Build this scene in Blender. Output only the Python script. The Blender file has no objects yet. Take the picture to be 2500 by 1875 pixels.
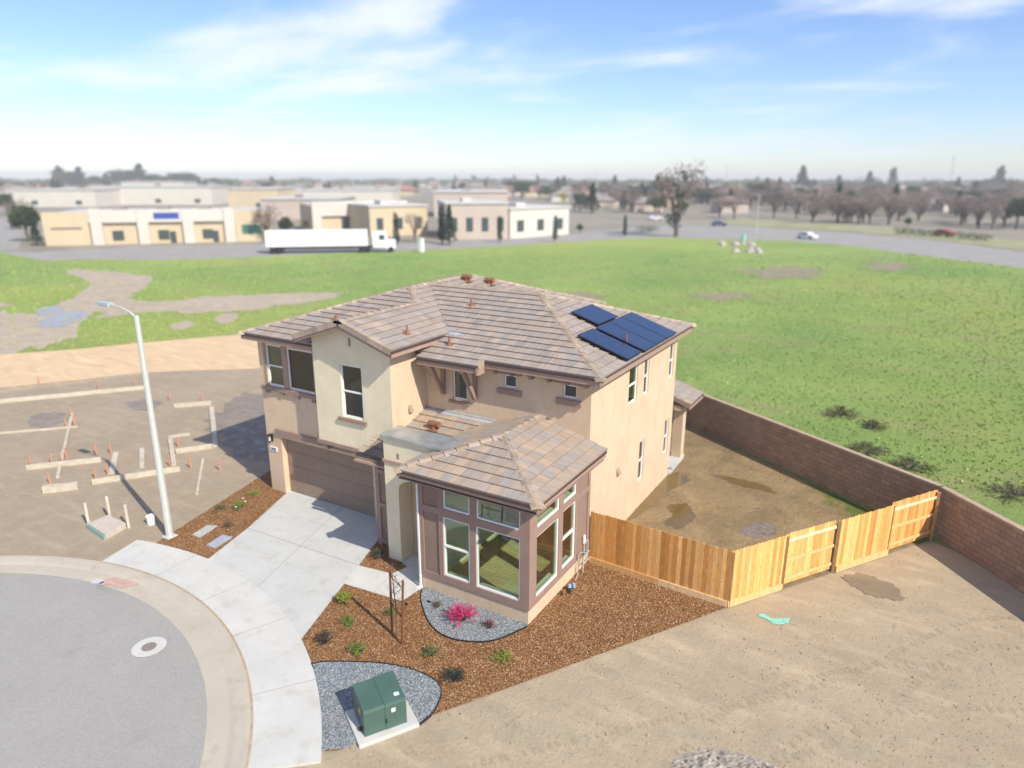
import bpy, math, random
from mathutils import Vector, Matrix
R_ = math.radians
rnd = random.Random(7)
S = bpy.context.scene
COL = S.collection

# ------------------------------------------------------------------ camera, light, exposure
H = 12.95; FPX = 1705.0; PIT = R_(16.5); AZ = R_(30.55); ROLL = R_(0.14)
_f = Vector((-math.sin(AZ)*math.cos(PIT), math.cos(AZ)*math.cos(PIT), -math.sin(PIT)))
_r0 = Vector((math.cos(AZ), math.sin(AZ), 0)); _u0 = _r0.cross(_f)
_r = _r0*math.cos(ROLL)+_u0*math.sin(ROLL); _u = -_r0*math.sin(ROLL)+_u0*math.cos(ROLL)
cam = bpy.data.cameras.new('camera'); camo = bpy.data.objects.new('camera', cam); COL.objects.link(camo)
M4 = Matrix(((_r.x, _u.x, -_f.x, 0), (_r.y, _u.y, -_f.y, 0), (_r.z, _u.z, -_f.z, H), (0, 0, 0, 1)))
camo.matrix_world = M4
cam.sensor_width = 36; cam.lens = FPX/2500*36; cam.clip_end = 12000; cam.clip_start = .1
cam.dof.use_dof = True; cam.dof.focus_distance = 22.0; cam.dof.aperture_fstop = cam.lens/1000/0.135
S.camera = camo

SUN_EL = R_(40.5); sun_h = Vector((.95, -.31)).normalized()
sd = Vector((sun_h.x*math.cos(SUN_EL), sun_h.y*math.cos(SUN_EL), math.sin(SUN_EL)))
sun = bpy.data.lights.new('sun', 'SUN'); sun.energy = 4.4; sun.angle = R_(.55); sun.color = (1, .925, .79)
suno = bpy.data.objects.new('sun', sun); COL.objects.link(suno)
suno.rotation_euler = sd.to_track_quat('Z', 'Y').to_euler(); suno.location = (20, -10, 30)

w = bpy.data.worlds.new('World'); S.world = w; w.use_nodes = True
nt = w.node_tree; N = nt.nodes; L = nt.links
bg = N['Background']; bg.inputs['Strength'].default_value = .118
sky = N.new('ShaderNodeTexSky'); sky.sky_type = 'NISHITA'; sky.sun_disc = False
sky.sun_elevation = SUN_EL; sky.sun_rotation = math.atan2(sun_h.x, sun_h.y)
sky.air_density = 1.0; sky.dust_density = 0.25; sky.ozone_density = 2.5
tc = N.new('ShaderNodeTexCoord'); sep = N.new('ShaderNodeSeparateXYZ'); L.new(tc.outputs['Generated'], sep.inputs[0])
def wmath(op, a, b=None, c=None):
    n = N.new('ShaderNodeMath'); n.operation = op
    for i, v in enumerate((a, b, c)):
        if v is None: continue
        if isinstance(v, (int, float)): n.inputs[i].default_value = v
        else: L.new(v, n.inputs[i])
    return n.outputs[0]
zz = wmath('ADD', wmath('MAXIMUM', sep.outputs[2], 0), .16)
cb = N.new('ShaderNodeCombineXYZ'); L.new(wmath('DIVIDE', sep.outputs[0], zz), cb.inputs[0]); L.new(wmath('DIVIDE', sep.outputs[1], zz), cb.inputs[1])
mp = N.new('ShaderNodeMapping'); mp.inputs['Rotation'].default_value = (0, 0, R_(-38)); mp.inputs['Scale'].default_value = (.9, 1.35, 1); mp.inputs['Location'].default_value = (7.7, 3.3, 0)
L.new(cb.outputs[0], mp.inputs[0])
n1 = N.new('ShaderNodeTexNoise'); n1.inputs['Scale'].default_value = 1.15; n1.inputs['Detail'].default_value = 8; n1.inputs['Roughness'].default_value = .54; n1.inputs['Distortion'].default_value = .35
L.new(mp.outputs[0], n1.inputs['Vector'])
n2 = N.new('ShaderNodeTexNoise'); n2.inputs['Scale'].default_value = .45; n2.inputs['Detail'].default_value = 2; L.new(mp.outputs[0], n2.inputs['Vector'])
cl = wmath('ADD', n1.outputs['Fac'], wmath('MULTIPLY', n2.outputs['Fac'], .75))
mr = N.new('ShaderNodeMapRange'); mr.interpolation_type = 'SMOOTHSTEP'; mr.inputs[1].default_value = .83; mr.inputs[2].default_value = 1.12; L.new(cl, mr.inputs[0])
mrz = N.new('ShaderNodeMapRange'); mrz.inputs[1].default_value = .0; mrz.inputs[2].default_value = .12; L.new(sep.outputs[2], mrz.inputs[0])
fac = wmath('MULTIPLY', wmath('MULTIPLY', mr.outputs[0], mrz.outputs[0]), .8)
mx = N.new('ShaderNodeMix'); mx.data_type = 'RGBA'; L.new(fac, mx.inputs[0]); tint = N.new('ShaderNodeMix'); tint.data_type = 'RGBA'; tint.blend_type = 'MULTIPLY'; tint.inputs[0].default_value = 1; L.new(sky.outputs[0], tint.inputs[6]); tint.inputs[7].default_value = (.86, .91, 1.11, 1); L.new(tint.outputs[2], mx.inputs[6]); cv = N.new('ShaderNodeCombineXYZ'); L.new(sep.outputs[0], cv.inputs[0]); L.new(sep.outputs[1], cv.inputs[1]); L.new(wmath('MAXIMUM', sep.outputs[2], .012), cv.inputs[2]); L.new(cv.outputs[0], sky.inputs[0]); mx.inputs[7].default_value = (6.6, 6.8, 7.6, 1)
L.new(mx.outputs[2], bg.inputs[0])

S.view_settings.view_transform = 'Standard'; S.view_settings.look = 'None'; S.view_settings.gamma = 1; S.view_settings.exposure = .42
S.cycles.max_bounces = 8; S.cycles.transparent_max_bounces = 24

def G(px, py, z=0.0):
    """photo pixel (2500 wide) to the point of the plane z it shows"""
    d = _f*FPX+_r*(px-1250)-_u*(py-937.5); t = (z-H)/d.z
    return Vector((d.x*t, d.y*t, z))
def GD(x, y, z=0.0): return G(x*1.1302, y*1.1302, z)

# ------------------------------------------------------------------ materials
MATS = {}
def base(name, rough=.8, spec=.3):
    m = bpy.data.materials.new(name); m.use_nodes = True; MATS[name] = m
    b = m.node_tree.nodes['Principled BSDF']; b.inputs['Roughness'].default_value = rough; b.inputs['Specular IOR Level'].default_value = spec
    return m, m.node_tree, b
class NB:
    def __init__(s, nt): s.nt = nt; s.N = nt.nodes; s.L = nt.links; s.co = s.N.new('ShaderNodeTexCoord')
    def link(s, a, b):
        if isinstance(a, (int, float)): b.default_value = a
        elif isinstance(a, tuple): b.default_value = a if len(a) == len(b.default_value) else (*a, 1)
        else: s.L.new(a, b)
    def noise(s, scale, detail=4, rough=.55, vec=None, dist=0, stretch=None):
        n = s.N.new('ShaderNodeTexNoise'); n.inputs['Scale'].default_value = scale; n.inputs['Detail'].default_value = detail; n.inputs['Roughness'].default_value = rough; n.inputs['Distortion'].default_value = dist
        v = vec or s.co.outputs['Object']
        if stretch:
            mp = s.N.new('ShaderNodeMapping'); mp.inputs['Scale'].default_value = stretch; s.L.new(v, mp.inputs[0]); v = mp.outputs[0]
        s.L.new(v, n.inputs['Vector']); return n.outputs['Fac']
    def vor(s, scale, out='Color', vec=None, feat='F1'):
        n = s.N.new('ShaderNodeTexVoronoi'); n.inputs['Scale'].default_value = scale; n.feature = feat; s.L.new(vec or s.co.outputs['Object'], n.inputs['Vector']); return n.outputs[out]
    def ramp(s, f, a, b, lo=0., hi=1.):
        n = s.N.new('ShaderNodeMapRange'); n.inputs[1].default_value = a; n.inputs[2].default_value = b; n.inputs[3].default_value = lo; n.inputs[4].default_value = hi; s.link(f, n.inputs[0]); return n.outputs[0]
    def cramp(s, f, stops):
        n = s.N.new('ShaderNodeValToRGB'); e = n.color_ramp.elements
        while len(e) < len(stops): e.new(.5)
        for q, (p, c) in zip(e, stops): q.position = p; q.color = (*c, 1)
        s.link(f, n.inputs[0]); return n.outputs[0]
    def mix(s, f, a, b, mode='MIX'):
        n = s.N.new('ShaderNodeMix'); n.data_type = 'RGBA'; n.blend_type = mode; s.link(f, n.inputs[0]); s.link(a, n.inputs[6]); s.link(b, n.inputs[7]); return n.outputs[2]
    def math(s, op, a, b=0.):
        n = s.N.new('ShaderNodeMath'); n.operation = op; s.link(a, n.inputs[0]); s.link(b, n.inputs[1]); return n.outputs[0]
    def bump(s, h, dist=.01, st=1.):
        n = s.N.new('ShaderNodeBump'); n.inputs['Distance'].default_value = dist; n.inputs['Strength'].default_value = st; s.L.new(h, n.inputs['Height']); return n.outputs[0]
def simple(name, c, rough=.7, var=.15, scale=6, bump=0., bscale=60, spec=.3, metal=0., attr=False):
    m, nt, b = base(name, rough, spec); n = NB(nt)
    f = n.noise(scale, 5)
    lo = tuple(x*(1-var) for x in c); hi = tuple(min(1, x*(1+var)) for x in c)
    colr = n.mix(n.ramp(f, .3, .7), lo, hi)
    if attr:
        a = n.N.new('ShaderNodeVertexColor'); a.layer_name = 'Col'; colr = n.mix(1., colr, a.outputs[0], 'MULTIPLY')
    n.link(colr, b.inputs['Base Color']); b.inputs['Metallic'].default_value = metal
    if bump: n.link(n.bump(n.noise(bscale, 6, .7), bump), b.inputs['Normal'])
    return m
def stucco(name, c, stain):
    m, nt, b = base(name, .92, .15); n = NB(nt)
    f = n.noise(1.1, 5, .6); f2 = n.noise(3., 4, .6, stretch=(1, 1, .35))
    cc = n.mix(n.ramp(f, .35, .7), tuple(x*.93 for x in c), tuple(min(1, x*1.04) for x in c))
    cc = n.mix(n.ramp(f2, .48, .75, 0, .6), cc, stain); f3 = n.noise(9, 6, .7); cc = n.mix(n.ramp(f3, .45, .7, 0, .25), cc, tuple(x*.8 for x in c))
    n.link(cc, b.inputs['Base Color']); n.link(n.bump(n.noise(45, 8, .75), .012, .9), b.inputs['Normal'])
    return m
TAN = stucco('stucco_tan', (.655, .505, .355), (.56, .38, .22))
CREAM = stucco('stucco_cream', (.78, .69, .50), (.68, .58, .39))
BROWN_ST = stucco('stucco_brown', (.285, .195, .155), (.22, .15, .12))
TRIM = simple('trim_brown', (.30, .205, .165), .7, .07, 3, .002, 50)
FASCIA = simple('fascia', (.36, .245, .19), .65, .06, 3, .001, 40)
GUTTER = simple('dark_gutter', (.075, .05, .05), .45, .1)
DOORM = simple('garage_door_paint', (.285, .20, .15), .6, .05, 2, .001, 200)
WHITE = simple('white_vinyl', (.78, .78, .76), .45, .03)
DECK = simple('roof_deck', (.12, .08, .06), .9)
CONC = None
def concrete(name, c, joint=None):
    m, nt, b = base(name, .85, .25); n = NB(nt)
    f = n.noise(.9, 6, .6); f2 = n.noise(5, 8, .7); f3 = n.noise(1.7, 3, .6)
    cc = n.mix(n.ramp(f, .3, .7), tuple(x*.92 for x in c), tuple(min(1, x*1.05) for x in c))
    cc = n.mix(n.ramp(f2, .45, .75, 0, .35), cc, tuple(x*.82 for x in c))
    cc = n.mix(n.ramp(f3, .55, .75, 0, .6), cc, (c[0]*.78, c[1]*.7, c[2]*.58))
    f4 = n.noise(26, 3, .8); cc = n.mix(n.ramp(f4, .66, .74, 0, .45), cc, tuple(x*.55 for x in c))
    n.link(cc, b.inputs['Base Color']); n.link(n.bump(n.noise(80, 6, .8), .004, .7), b.inputs['Normal'])
    return m
CONC = concrete('concrete', (.50, .505, .49)); CONC2 = concrete('concrete_walk', (.545, .54, .51)); CURB = concrete('curb_concrete', (.47, .425, .35))
JOINT = simple('joint', (.20, .185, .16), .9)
def tilemat():
    m, nt, b = base('roof_tile', .82, .25); n = NB(nt)
    a = n.N.new('ShaderNodeVertexColor'); a.layer_name = 'Col'
    uv = n.N.new('ShaderNodeUVMap'); uv.uv_map = 'UVMap'
    f = n.noise(9, 4, .7, vec=uv.outputs[0], stretch=(1, .12, 1)); f2 = n.noise(1.2, 4, .6)
    cc = n.mix(n.ramp(f, .3, .72), (.78, .78, .80), (1.2, 1.16, 1.12)); cc = n.mix(1., a.outputs[0], cc, 'MULTIPLY')
    cc = n.mix(n.ramp(f2, .5, .8, 0, .35), cc, (.34, .31, .29))
    n.link(cc, b.inputs['Base Color']); n.link(n.bump(n.noise(70, 5, .8), .004, .6), b.inputs['Normal'])
    return m
TILE = tilemat()
CAP = simple('ridge_tile', (.38, .305, .235), .82, .16, 2.2, .004, 60, attr=True)
def glassmat(name, tint, rgh=.0):
    m = bpy.data.materials.new(name); m.use_nodes = True; nt = m.node_tree; nt.nodes.clear(); n = NB(nt)
    out = n.N.new('ShaderNodeOutputMaterial'); tr = n.N.new('ShaderNodeBsdfTransparent'); tr.inputs[0].default_value = (*tint, 1)
    gl = n.N.new('ShaderNodeBsdfGlossy'); gl.inputs['Roughness'].default_value = .02
    fr = n.N.new('ShaderNodeLayerWeight'); fr.inputs[0].default_value = .5
    f = n.math('ADD', n.math('MULTIPLY', n.math('POWER', fr.outputs['Facing'], 4.), .85), .09)
    ms = n.N.new('ShaderNodeMixShader'); n.L.new(f, ms.inputs[0]); n.L.new(tr.outputs[0], ms.inputs[1]); n.L.new(gl.outputs[0], ms.inputs[2]); n.L.new(ms.outputs[0], out.inputs[0])
    return m
GLASS = glassmat('green_glass', (.82, .91, .83)); GLASSG = glassmat('green_film_glass', (.10, .42, .16)); GLASSD = glassmat('dark_screen_glass', (.33, .40, .37))
INT = simple('interior_paint', (.72, .72, .68), .8, .03)
def planks(name, c1, c2, sx, sy):
    m, nt, b = base(name, .4, .4); n = NB(nt)
    br = n.N.new('ShaderNodeTexBrick'); n.L.new(n.co.outputs['Object'], br.inputs[0]); br.inputs['Scale'].default_value = 1
    br.inputs['Brick Width'].default_value = sx; br.inputs['Row Height'].default_value = sy; br.inputs['Mortar Size'].default_value = .006; br.inputs['Color1'].default_value = (*c1, 1); br.inputs['Color2'].default_value = (*c2, 1); br.inputs['Mortar'].default_value = (c1[0]*.4, c1[1]*.4, c1[2]*.4, 1)
    n.link(br.outputs[0], b.inputs['Base Color']); return m
FLOORW = planks('plank_floor', (.52, .40, .22), (.66, .53, .30), 1.2, .16)
def blockmat():
    m, nt, b = base('split_block', .95, .1); n = NB(nt)
    uv = n.N.new('ShaderNodeUVMap'); uv.uv_map = 'UVMap'
    br = n.N.new('ShaderNodeTexBrick'); n.L.new(uv.outputs[0], br.inputs[0]); br.inputs['Scale'].default_value = 1
    br.inputs['Brick Width'].default_value = .4; br.inputs['Row Height'].default_value = .2; br.inputs['Mortar Size'].default_value = .009; br.inputs['Mortar Smooth'].default_value = .4
    br.inputs['Color1'].default_value = (.30, .20, .135, 1); br.inputs['Color2'].default_value = (.39, .27, .185, 1); br.inputs['Mortar'].default_value = (.19, .135, .10, 1)
    f = n.noise(1.2, 5, .6); cc = n.mix(n.ramp(f, .5, .72, 0, .6), br.outputs[0], (.22, .15, .11))
    f2 = n.noise(20, 4, .7); cc = n.mix(n.ramp(f2, .4, .7, 0, .3), cc, (.34, .24, .18))
    n.link(cc, b.inputs['Base Color'])
    h = n.math('ADD', n.math('MULTIPLY', br.outputs['Fac'], -1.), n.math('MULTIPLY', n.noise(30, 5, .8), .5))
    n.link(n.bump(h, .012), b.inputs['Normal']); return m
BLOCK = blockmat()
BLOCKCAP = simple('block_cap', (.42, .31, .22), .9, .15, 3, .004, 30)
def woodmat():
    m, nt, b = base('cedar', .75, .25); n = NB(nt)
    a = n.N.new('ShaderNodeVertexColor'); a.layer_name = 'Col'
    f = n.noise(9, 5, .65, stretch=(3, 3, .35), dist=1.2); f2 = n.noise(6, 2, .5, stretch=(1, 1, .7)); kn = n.noise(11, 2, .5, stretch=(1, 1, .8))
    cc = n.mix(n.ramp(f, .35, .68), (.78, .72, .62), (1.16, 1.14, 1.08)); cc = n.mix(1., a.outputs[0], cc, 'MULTIPLY')
    cc = n.mix(n.ramp(f2, .62, .72, 0, .5), cc, (.62, .40, .19)); cc = n.mix(n.ramp(kn, .73, .76, 0, .8), cc, (.16, .08, .035))
    n.link(cc, b.inputs['Base Color']); n.link(n.bump(f, .003), b.inputs['Normal']); return m
WOOD = woodmat()
def mulchmat():
    m, nt, b = base('wood_mulch', .95, .1); n = NB(nt)
    v = n.vor(42, 'Color'); s = n.N.new('ShaderNodeSeparateColor'); n.L.new(v, s.inputs[0])
    cc = n.cramp(s.outputs[0], [(0., (.07, .03, .012)), (.3, (.20, .083, .03)), (.6, (.33, .155, .058)), (.85, (.47, .27, .12)), (1., (.66, .48, .28))])
    f = n.noise(1.3, 4, .6); cc = n.mix(n.ramp(f, .35, .7, 0, .45), cc, (.15, .075, .035))
    n.link(cc, b.inputs['Base Color']); n.link(n.bump(n.vor(42, 'Distance'), .03), b.inputs['Normal']); return m
MULCH = mulchmat()
CHIP = simple('mulch_chip', (1, 1, 1), .9, .1, attr=True)
def gravelmat():
    m, nt, b = base('grey_gravel', .85, .3); n = NB(nt)
    v = n.vor(46, 'Color'); s = n.N.new('ShaderNodeSeparateColor'); n.L.new(v, s.inputs[0])
    cc = n.cramp(s.outputs[0], [(0., (.07, .085, .10)), (.45, (.19, .22, .245)), (.8, (.34, .37, .39)), (1., (.6, .62, .63))])
    n.link(cc, b.inputs['Base Color']); n.link(n.bump(n.vor(46, 'Distance'), .02), b.inputs['Normal']); return m
GRAVEL = gravelmat()
def dirtmat(name, c1, c2, c3, wet=.0, sc=1.):
    m, nt, b = base(name, .9, .2); n = NB(nt)
    f = n.noise(.22*sc, 6, .62, dist=.3); f2 = n.noise(1.6*sc, 7, .68); f3 = n.noise(12, 6, .7); f4 = n.noise(.5*sc, 5, .62, stretch=(1, 2.2, 1), dist=.3)
    cc = n.mix(n.ramp(f, .35, .65), c1, c2); cc = n.mix(n.ramp(f2, .45, .72, 0, .7), cc, c3); cc = n.mix(n.ramp(f3, .4, .75, 0, .45), cc, tuple(x*.72 for x in c1))
    cc = n.mix(n.ramp(f4, .5, .75, 0, .6), cc, tuple(x*.72 for x in c3)); f5 = n.noise(.8*sc, 5, .6, stretch=(.6, 2.2, 1), dist=.2); cc = n.mix(n.ramp(f5, .52, .7, 0, .5), cc, tuple(min(1, x*1.22) for x in c2)); v = n.vor(9, 'Distance'); cc = n.mix(n.ramp(v, .0, .12, .35, 0), cc, tuple(min(1, x*1.3) for x in c3))
    n.link(cc, b.inputs['Base Color'])
    if wet:
        n.link(n.ramp(f2, .45, .62, .9, .9-wet), b.inputs['Roughness'])
    n.link(n.bump(n.math('ADD', n.noise(1.6, 9, .72), n.math('MULTIPLY', n.noise(25, 5, .7), .3)), .055), b.inputs['Normal']); return m
DIRT = dirtmat('dirt', (.385, .305, .205), (.455, .37, .255), (.39, .33, .25))
DIRTL = dirtmat('dirt_graded', (.33, .26, .185), (.38, .305, .22), (.41, .34, .26), .15)
BERM = dirtmat('tan_berm', (.62, .45, .28), (.66, .49, .31), (.58, .42, .26))
PATH = dirtmat('dirt_track', (.42, .34, .26), (.48, .40, .31), (.38, .31, .25), .2)
HEAP = dirtmat('rubble', (.34, .30, .25), (.42, .38, .33), (.26, .235, .21), 0, 3.)
def yardmat():
    m, nt, b = base('yard_soil', .9, .3); n = NB(nt)
    f = n.noise(.5, 6, .62, dist=.8); f2 = n.noise(2.1, 7, .65, dist=1.2); f3 = n.noise(9, 6, .7)
    cc = n.mix(n.ramp(f, .35, .65), (.20, .14, .07), (.34, .24, .12)); cc = n.mix(n.ramp(f2, .45, .7, 0, .6), cc, (.235, .185, .12)); cc = n.mix(n.ramp(f3, .45, .75, 0, .6), cc, (.15, .11, .062))
    s = n.N.new('ShaderNodeSeparateXYZ'); g = n.N.new('ShaderNodeNewGeometry'); n.L.new(g.outputs['Position'], s.inputs[0])
    # green growth near the foot of the block wall: distance along the wall normal
    d = n.math('ADD', n.math('MULTIPLY', s.outputs[0], .53), n.math('MULTIPLY', s.outputs[1], .848))
    gr = n.math('MULTIPLY', n.ramp(d, 22.0, 24.6), n.ramp(s.outputs[0], -5.5, -1.)); gr = n.ramp(n.math('ADD', n.math('MULTIPLY', gr, .75), n.noise(1.7, 6, .65)), .85, 1.1)
    cc = n.mix(gr, cc, (.10, .135, .022))
    n.link(cc, b.inputs['Base Color']); n.link(n.ramp(f2, .48, .66, .92, .45), b.inputs['Roughness'])
    n.link(n.bump(n.math('ADD', n.noise(4., 8, .7), n.noise(1.2, 3, .6, dist=2.)), .07), b.inputs['Normal']); return m
YARD = yardmat()
m, nt_, b_ = base('puddle', .06, .6); n_ = NB(nt_); n_.link(n_.mix(n_.noise(2, 3), (.13, .085, .028), (.19, .13, .05)), b_.inputs['Base Color']); PUDDLE = m
m, nt_, b_ = base('clear_puddle', .3, .6); n_ = NB(nt_); n_.link(n_.mix(n_.noise(2, 3), (.28, .27, .25), (.36, .34, .32)), b_.inputs['Base Color']); PUDDLE2 = m
m, nt_, b_ = base('wet_mud', .28, .5); n_ = NB(nt_); n_.link(n_.mix(n_.ramp(n_.noise(5, 5), .35, .65), (.16, .12, .085), (.26, .21, .16)), b_.inputs['Base Color']); n_.link(n_.bump(n_.noise(6, 5), .03), b_.inputs['Normal']); WETMUD = m
def grassmat():
    m, nt, b = base('grass', .95, .1); n = NB(nt)
    f = n.noise(.045, 6, .6, dist=.6); f2 = n.noise(.35, 7, .7); f3 = n.noise(.09, 4, .6, stretch=(1, 2.5, 1)); f4 = n.noise(3, 5, .7)
    f5 = n.noise(.16, 6, .7, dist=1.2); f6 = n.noise(.018, 3, .5)
    cc = n.mix(n.ramp(f, .38, .62), (.185, .335, .09), (.34, .46, .135)); cc = n.mix(n.ramp(f2, .42, .66, 0, .55), cc, (.17, .28, .075)); cc = n.mix(n.ramp(f6, .45, .62, 0, .6), cc, (.42, .45, .11))
    cc = n.mix(n.ramp(f3, .50, .68, 0, .65), cc, (.36, .34, .16)); cc = n.mix(n.ramp(f5, .60, .70, 0, .7), cc, (.27, .235, .15)); cc = n.mix(n.ramp(f4, .4, .7, 0, .5), cc, (.42, .49, .15))
    n.link(cc, b.inputs['Base Color']); n.link(n.bump(n.math('ADD', n.noise(.8, 6, .7), n.noise(5, 5, .8)), .25), b.inputs['Normal']); return m
GRASS = grassmat()
def asphmat():
    m, nt, b = base('asphalt', .92, .2); n = NB(nt)
    cc = n.mix(n.ramp(n.noise(.35, 5, .6), .3, .7), (.315, .305, .285), (.365, .352, .33)); cc = n.mix(n.ramp(n.noise(2.5, 5, .7), .5, .75, 0, .4), cc, (.28, .268, .25)); v = n.vor(55, 'Color'); q = n.N.new('ShaderNodeSeparateColor'); n.L.new(v, q.inputs[0])
    cc = n.mix(n.ramp(q.outputs[0], .6, 1., 0, .35), cc, (.50, .48, .45)); cc = n.mix(n.ramp(q.outputs[1], .75, 1., 0, .5), cc, (.18, .175, .17)); cc = n.mix(n.ramp(n.noise(.9, 3, .5), .66, .72, 0, .35), cc, (.25, .24, .225))
    n.link(cc, b.inputs['Base Color']); n.link(n.bump(n.vor(55, 'Distance'), .006), b.inputs['Normal']); return m
ASPH = asphmat()
ROAD = simple('far_road_asphalt', (.31, .295, .275), .9, .1, .3)
FARG = dirtmat('far_ground', (.27, .235, .19), (.33, .29, .24), (.20, .21, .14), 0, .08)
RUST = simple('terracotta_paint', (.25, .11, .06), .7, .12)
METALB = simple('blue_grey_metal', (.42, .45, .45), .35, .2, 2.5, .004, 6, .5, .5)
FLASH = simple('galvanised_flashing', (.55, .60, .63), .4, .15, 8, 0, 60, .5, .4)
GREENP = simple('green_cabinet_paint', (.062, .118, .095), .38, .10, 1.5, .001, 20, .5)
BLACK = simple('black_metal', (.02, .02, .022), .45, .1)
SOLAR = simple('solar_cell', (.024, .042, .10), .2, .1, 3, 0, 60, .6)
SFRAME = simple('solar_frame', (.015, .017, .025), .35, .1)
POLE = simple('pole_concrete', (.50, .52, .48), .6, .05)
STAKE = simple('stained_stake', (.17, .075, .03), .8, .2, 5)
BARK = simple('bark', (.17, .13, .11), .9, .2, 12)
TRUNKM = simple('trunk_bark', (.12, .095, .075), .9, .2, 2)
LAMPG = simple('lamp_glass', (.55, .55, .50), .2, .05)
STICK = simple('white_label', (.8, .8, .78), .5, .02)
YELL = simple('yellow_sticker', (.75, .55, .03), .5, .05)
BLUE = simple('blue_sign', (.035, .08, .33), .5, .05)
TEAL = simple('teal_paint', (.22, .55, .44), .7, .2, 8)
ORANGE = simple('orange_flagging', (.58, .27, .17), .7, .1)
LUM = simple('form_lumber', (.50, .45, .36), .8, .15, 3)
NUMB = simple('number_ink', (.04, .06, .2), .6, 0)
def leafm(name, c, var=.35):
    m, nt, b = base(name, .75, .15); n = NB(nt)
    n.link(n.mix(n.ramp(n.noise(7, 3), .3, .7), tuple(x*(1-var) for x in c), tuple(x*(1+var) for x in c)), b.inputs['Base Color']); return m
LEAF = {k: leafm('leaf_'+k, c) for k, c in dict(lime=(.24, .30, .03), green=(.13, .22, .03), dark=(.035, .045, .03), darkred=(.10, .025, .025), pink=(.62, .035, .15), magenta=(.55, .015, .20), dullpink=(.30, .07, .08), olive=(.11, .13, .04), conifer=(.030, .055, .030), broad=(.055, .085, .03), yellow=(.36, .30, .03), bare=(.23, .18, .155), bluegreen=(.04, .07, .055)).items()}

# ------------------------------------------------------------------ mesh helpers
ORG = {}
def origin(o): return ORG.get(o.name, Vector((0, 0, 0))) if o else Vector((0, 0, 0))
class MB:
    def __init__(s): s.v = []; s.f = []; s.c = []; s.uv = []; s.hascol = False; s.hasuv = False
    def face(s, pts, col=None, uv=None):
        i = len(s.v); s.v.extend([tuple(p) for p in pts]); s.f.append(tuple(range(i, i+len(pts))))
        s.c.append(col); s.uv.append(uv)
        if col: s.hascol = True
        if uv: s.hasuv = True
    def box(s, x0, x1, y0, y1, z0, z1, col=None, mat=None):
        p = [Vector((x, y, z)) for x in (x0, x1) for y in (y0, y1) for z in (z0, z1)]
        if mat: p = [mat @ q for q in p]
        for q in ((0, 1, 3, 2), (4, 6, 7, 5), (0, 4, 5, 1), (2, 3, 7, 6), (0, 2, 6, 4), (1, 5, 7, 3)): s.face([p[k] for k in q], col)
        return s
    def beam(s, a, b, wd, ht, col=None, up=Vector((0, 0, 1))):
        a = Vector(a); b = Vector(b); d = (b-a).normalized(); sx = d.cross(up)
        if sx.length < 1e-4: sx = d.cross(Vector((0, 1, 0)))
        sx.normalize(); u = sx.cross(d); l = (b-a).length
        mt = Matrix(((d.x, sx.x, u.x, a.x), (d.y, sx.y, u.y, a.y), (d.z, sx.z, u.z, a.z), (0, 0, 0, 1)))
        return s.box(0, l, -wd/2, wd/2, -ht/2, ht/2, col, mt)
    def tube(s, pts, r0, r1=None, n=8, col=None, cap=True):
        pts = [Vector(p) for p in pts]; r1 = r0 if r1 is None else r1; rings = []
        for i, p in enumerate(pts):
            d = (pts[min(i+1, len(pts)-1)]-pts[max(i-1, 0)]).normalized(); a = d.cross(Vector((0, 0, 1)))
            if a.length < 1e-3: a = Vector((1, 0, 0))
            a.normalize(); b = d.cross(a); r = r0+(r1-r0)*i/(len(pts)-1)
            rings.append([p+a*math.cos(t*2*math.pi/n)*r+b*math.sin(t*2*math.pi/n)*r for t in range(n)])
        for i in range(len(rings)-1):
            for k in range(n): s.face([rings[i][k], rings[i][(k+1) % n], rings[i+1][(k+1) % n], rings[i+1][k]], col)
        if cap: s.face(rings[0][::-1], col); s.face(rings[-1], col)
        return s
    def prism(s, pts, z0, z1, col=None):
        """polygon in XY extruded"""
        a = [Vector((p[0], p[1], z0)) for p in pts]; b = [Vector((p[0], p[1], z1)) for p in pts]; n = len(pts)
        s.face(a[::-1], col); s.face(b, col)
        for i in range(n): s.face([a[i], a[(i+1) % n], b[(i+1) % n], b[i]], col)
        return s
    def build(s, name, mat, parent=None, smooth=False, org=None):
        o0 = origin(parent) if parent else (Vector(org) if org is not None else Vector((0, 0, 0)))
        me = bpy.data.meshes.new(name)
        me.from_pydata([(v[0]-o0.x, v[1]-o0.y, v[2]-o0.z) for v in s.v], [], s.f)
        if s.hascol:
            ca = me.color_attributes.new('Col', 'FLOAT_COLOR', 'CORNER'); k = 0
            for f, c in zip(s.f, s.c):
                for _ in f: ca.data[k].color = (*(c or (1, 1, 1)), 1); k += 1
        if s.hasuv:
            ul = me.uv_layers.new(name='UVMap'); k = 0
            for f, u in zip(s.f, s.uv):
                for j in range(len(f)): ul.data[k].uv = u[j] if u else (0, 0); k += 1
        me.materials.append(mat); me.update()
        if smooth:
            for p in me.polygons: p.use_smooth = True
        o = bpy.data.objects.new(name, me); COL.objects.link(o)
        if parent: o.parent = parent
        else: o.location = o0
        ORG[o.name] = o0
        return o
def tag(o, label=None, cat=None, group=None, kind=None):
    if label: o['label'] = label
    if cat: o['category'] = cat
    if group: o['group'] = group
    if kind: o['kind'] = kind
    return o
def empty(name, loc, label, cat, group=None):
    o = bpy.data.objects.new(name, None); COL.objects.link(o); o.location = loc; ORG[o.name] = Vector(loc); o.empty_display_size = .3
    return tag(o, label, cat, group)
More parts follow.
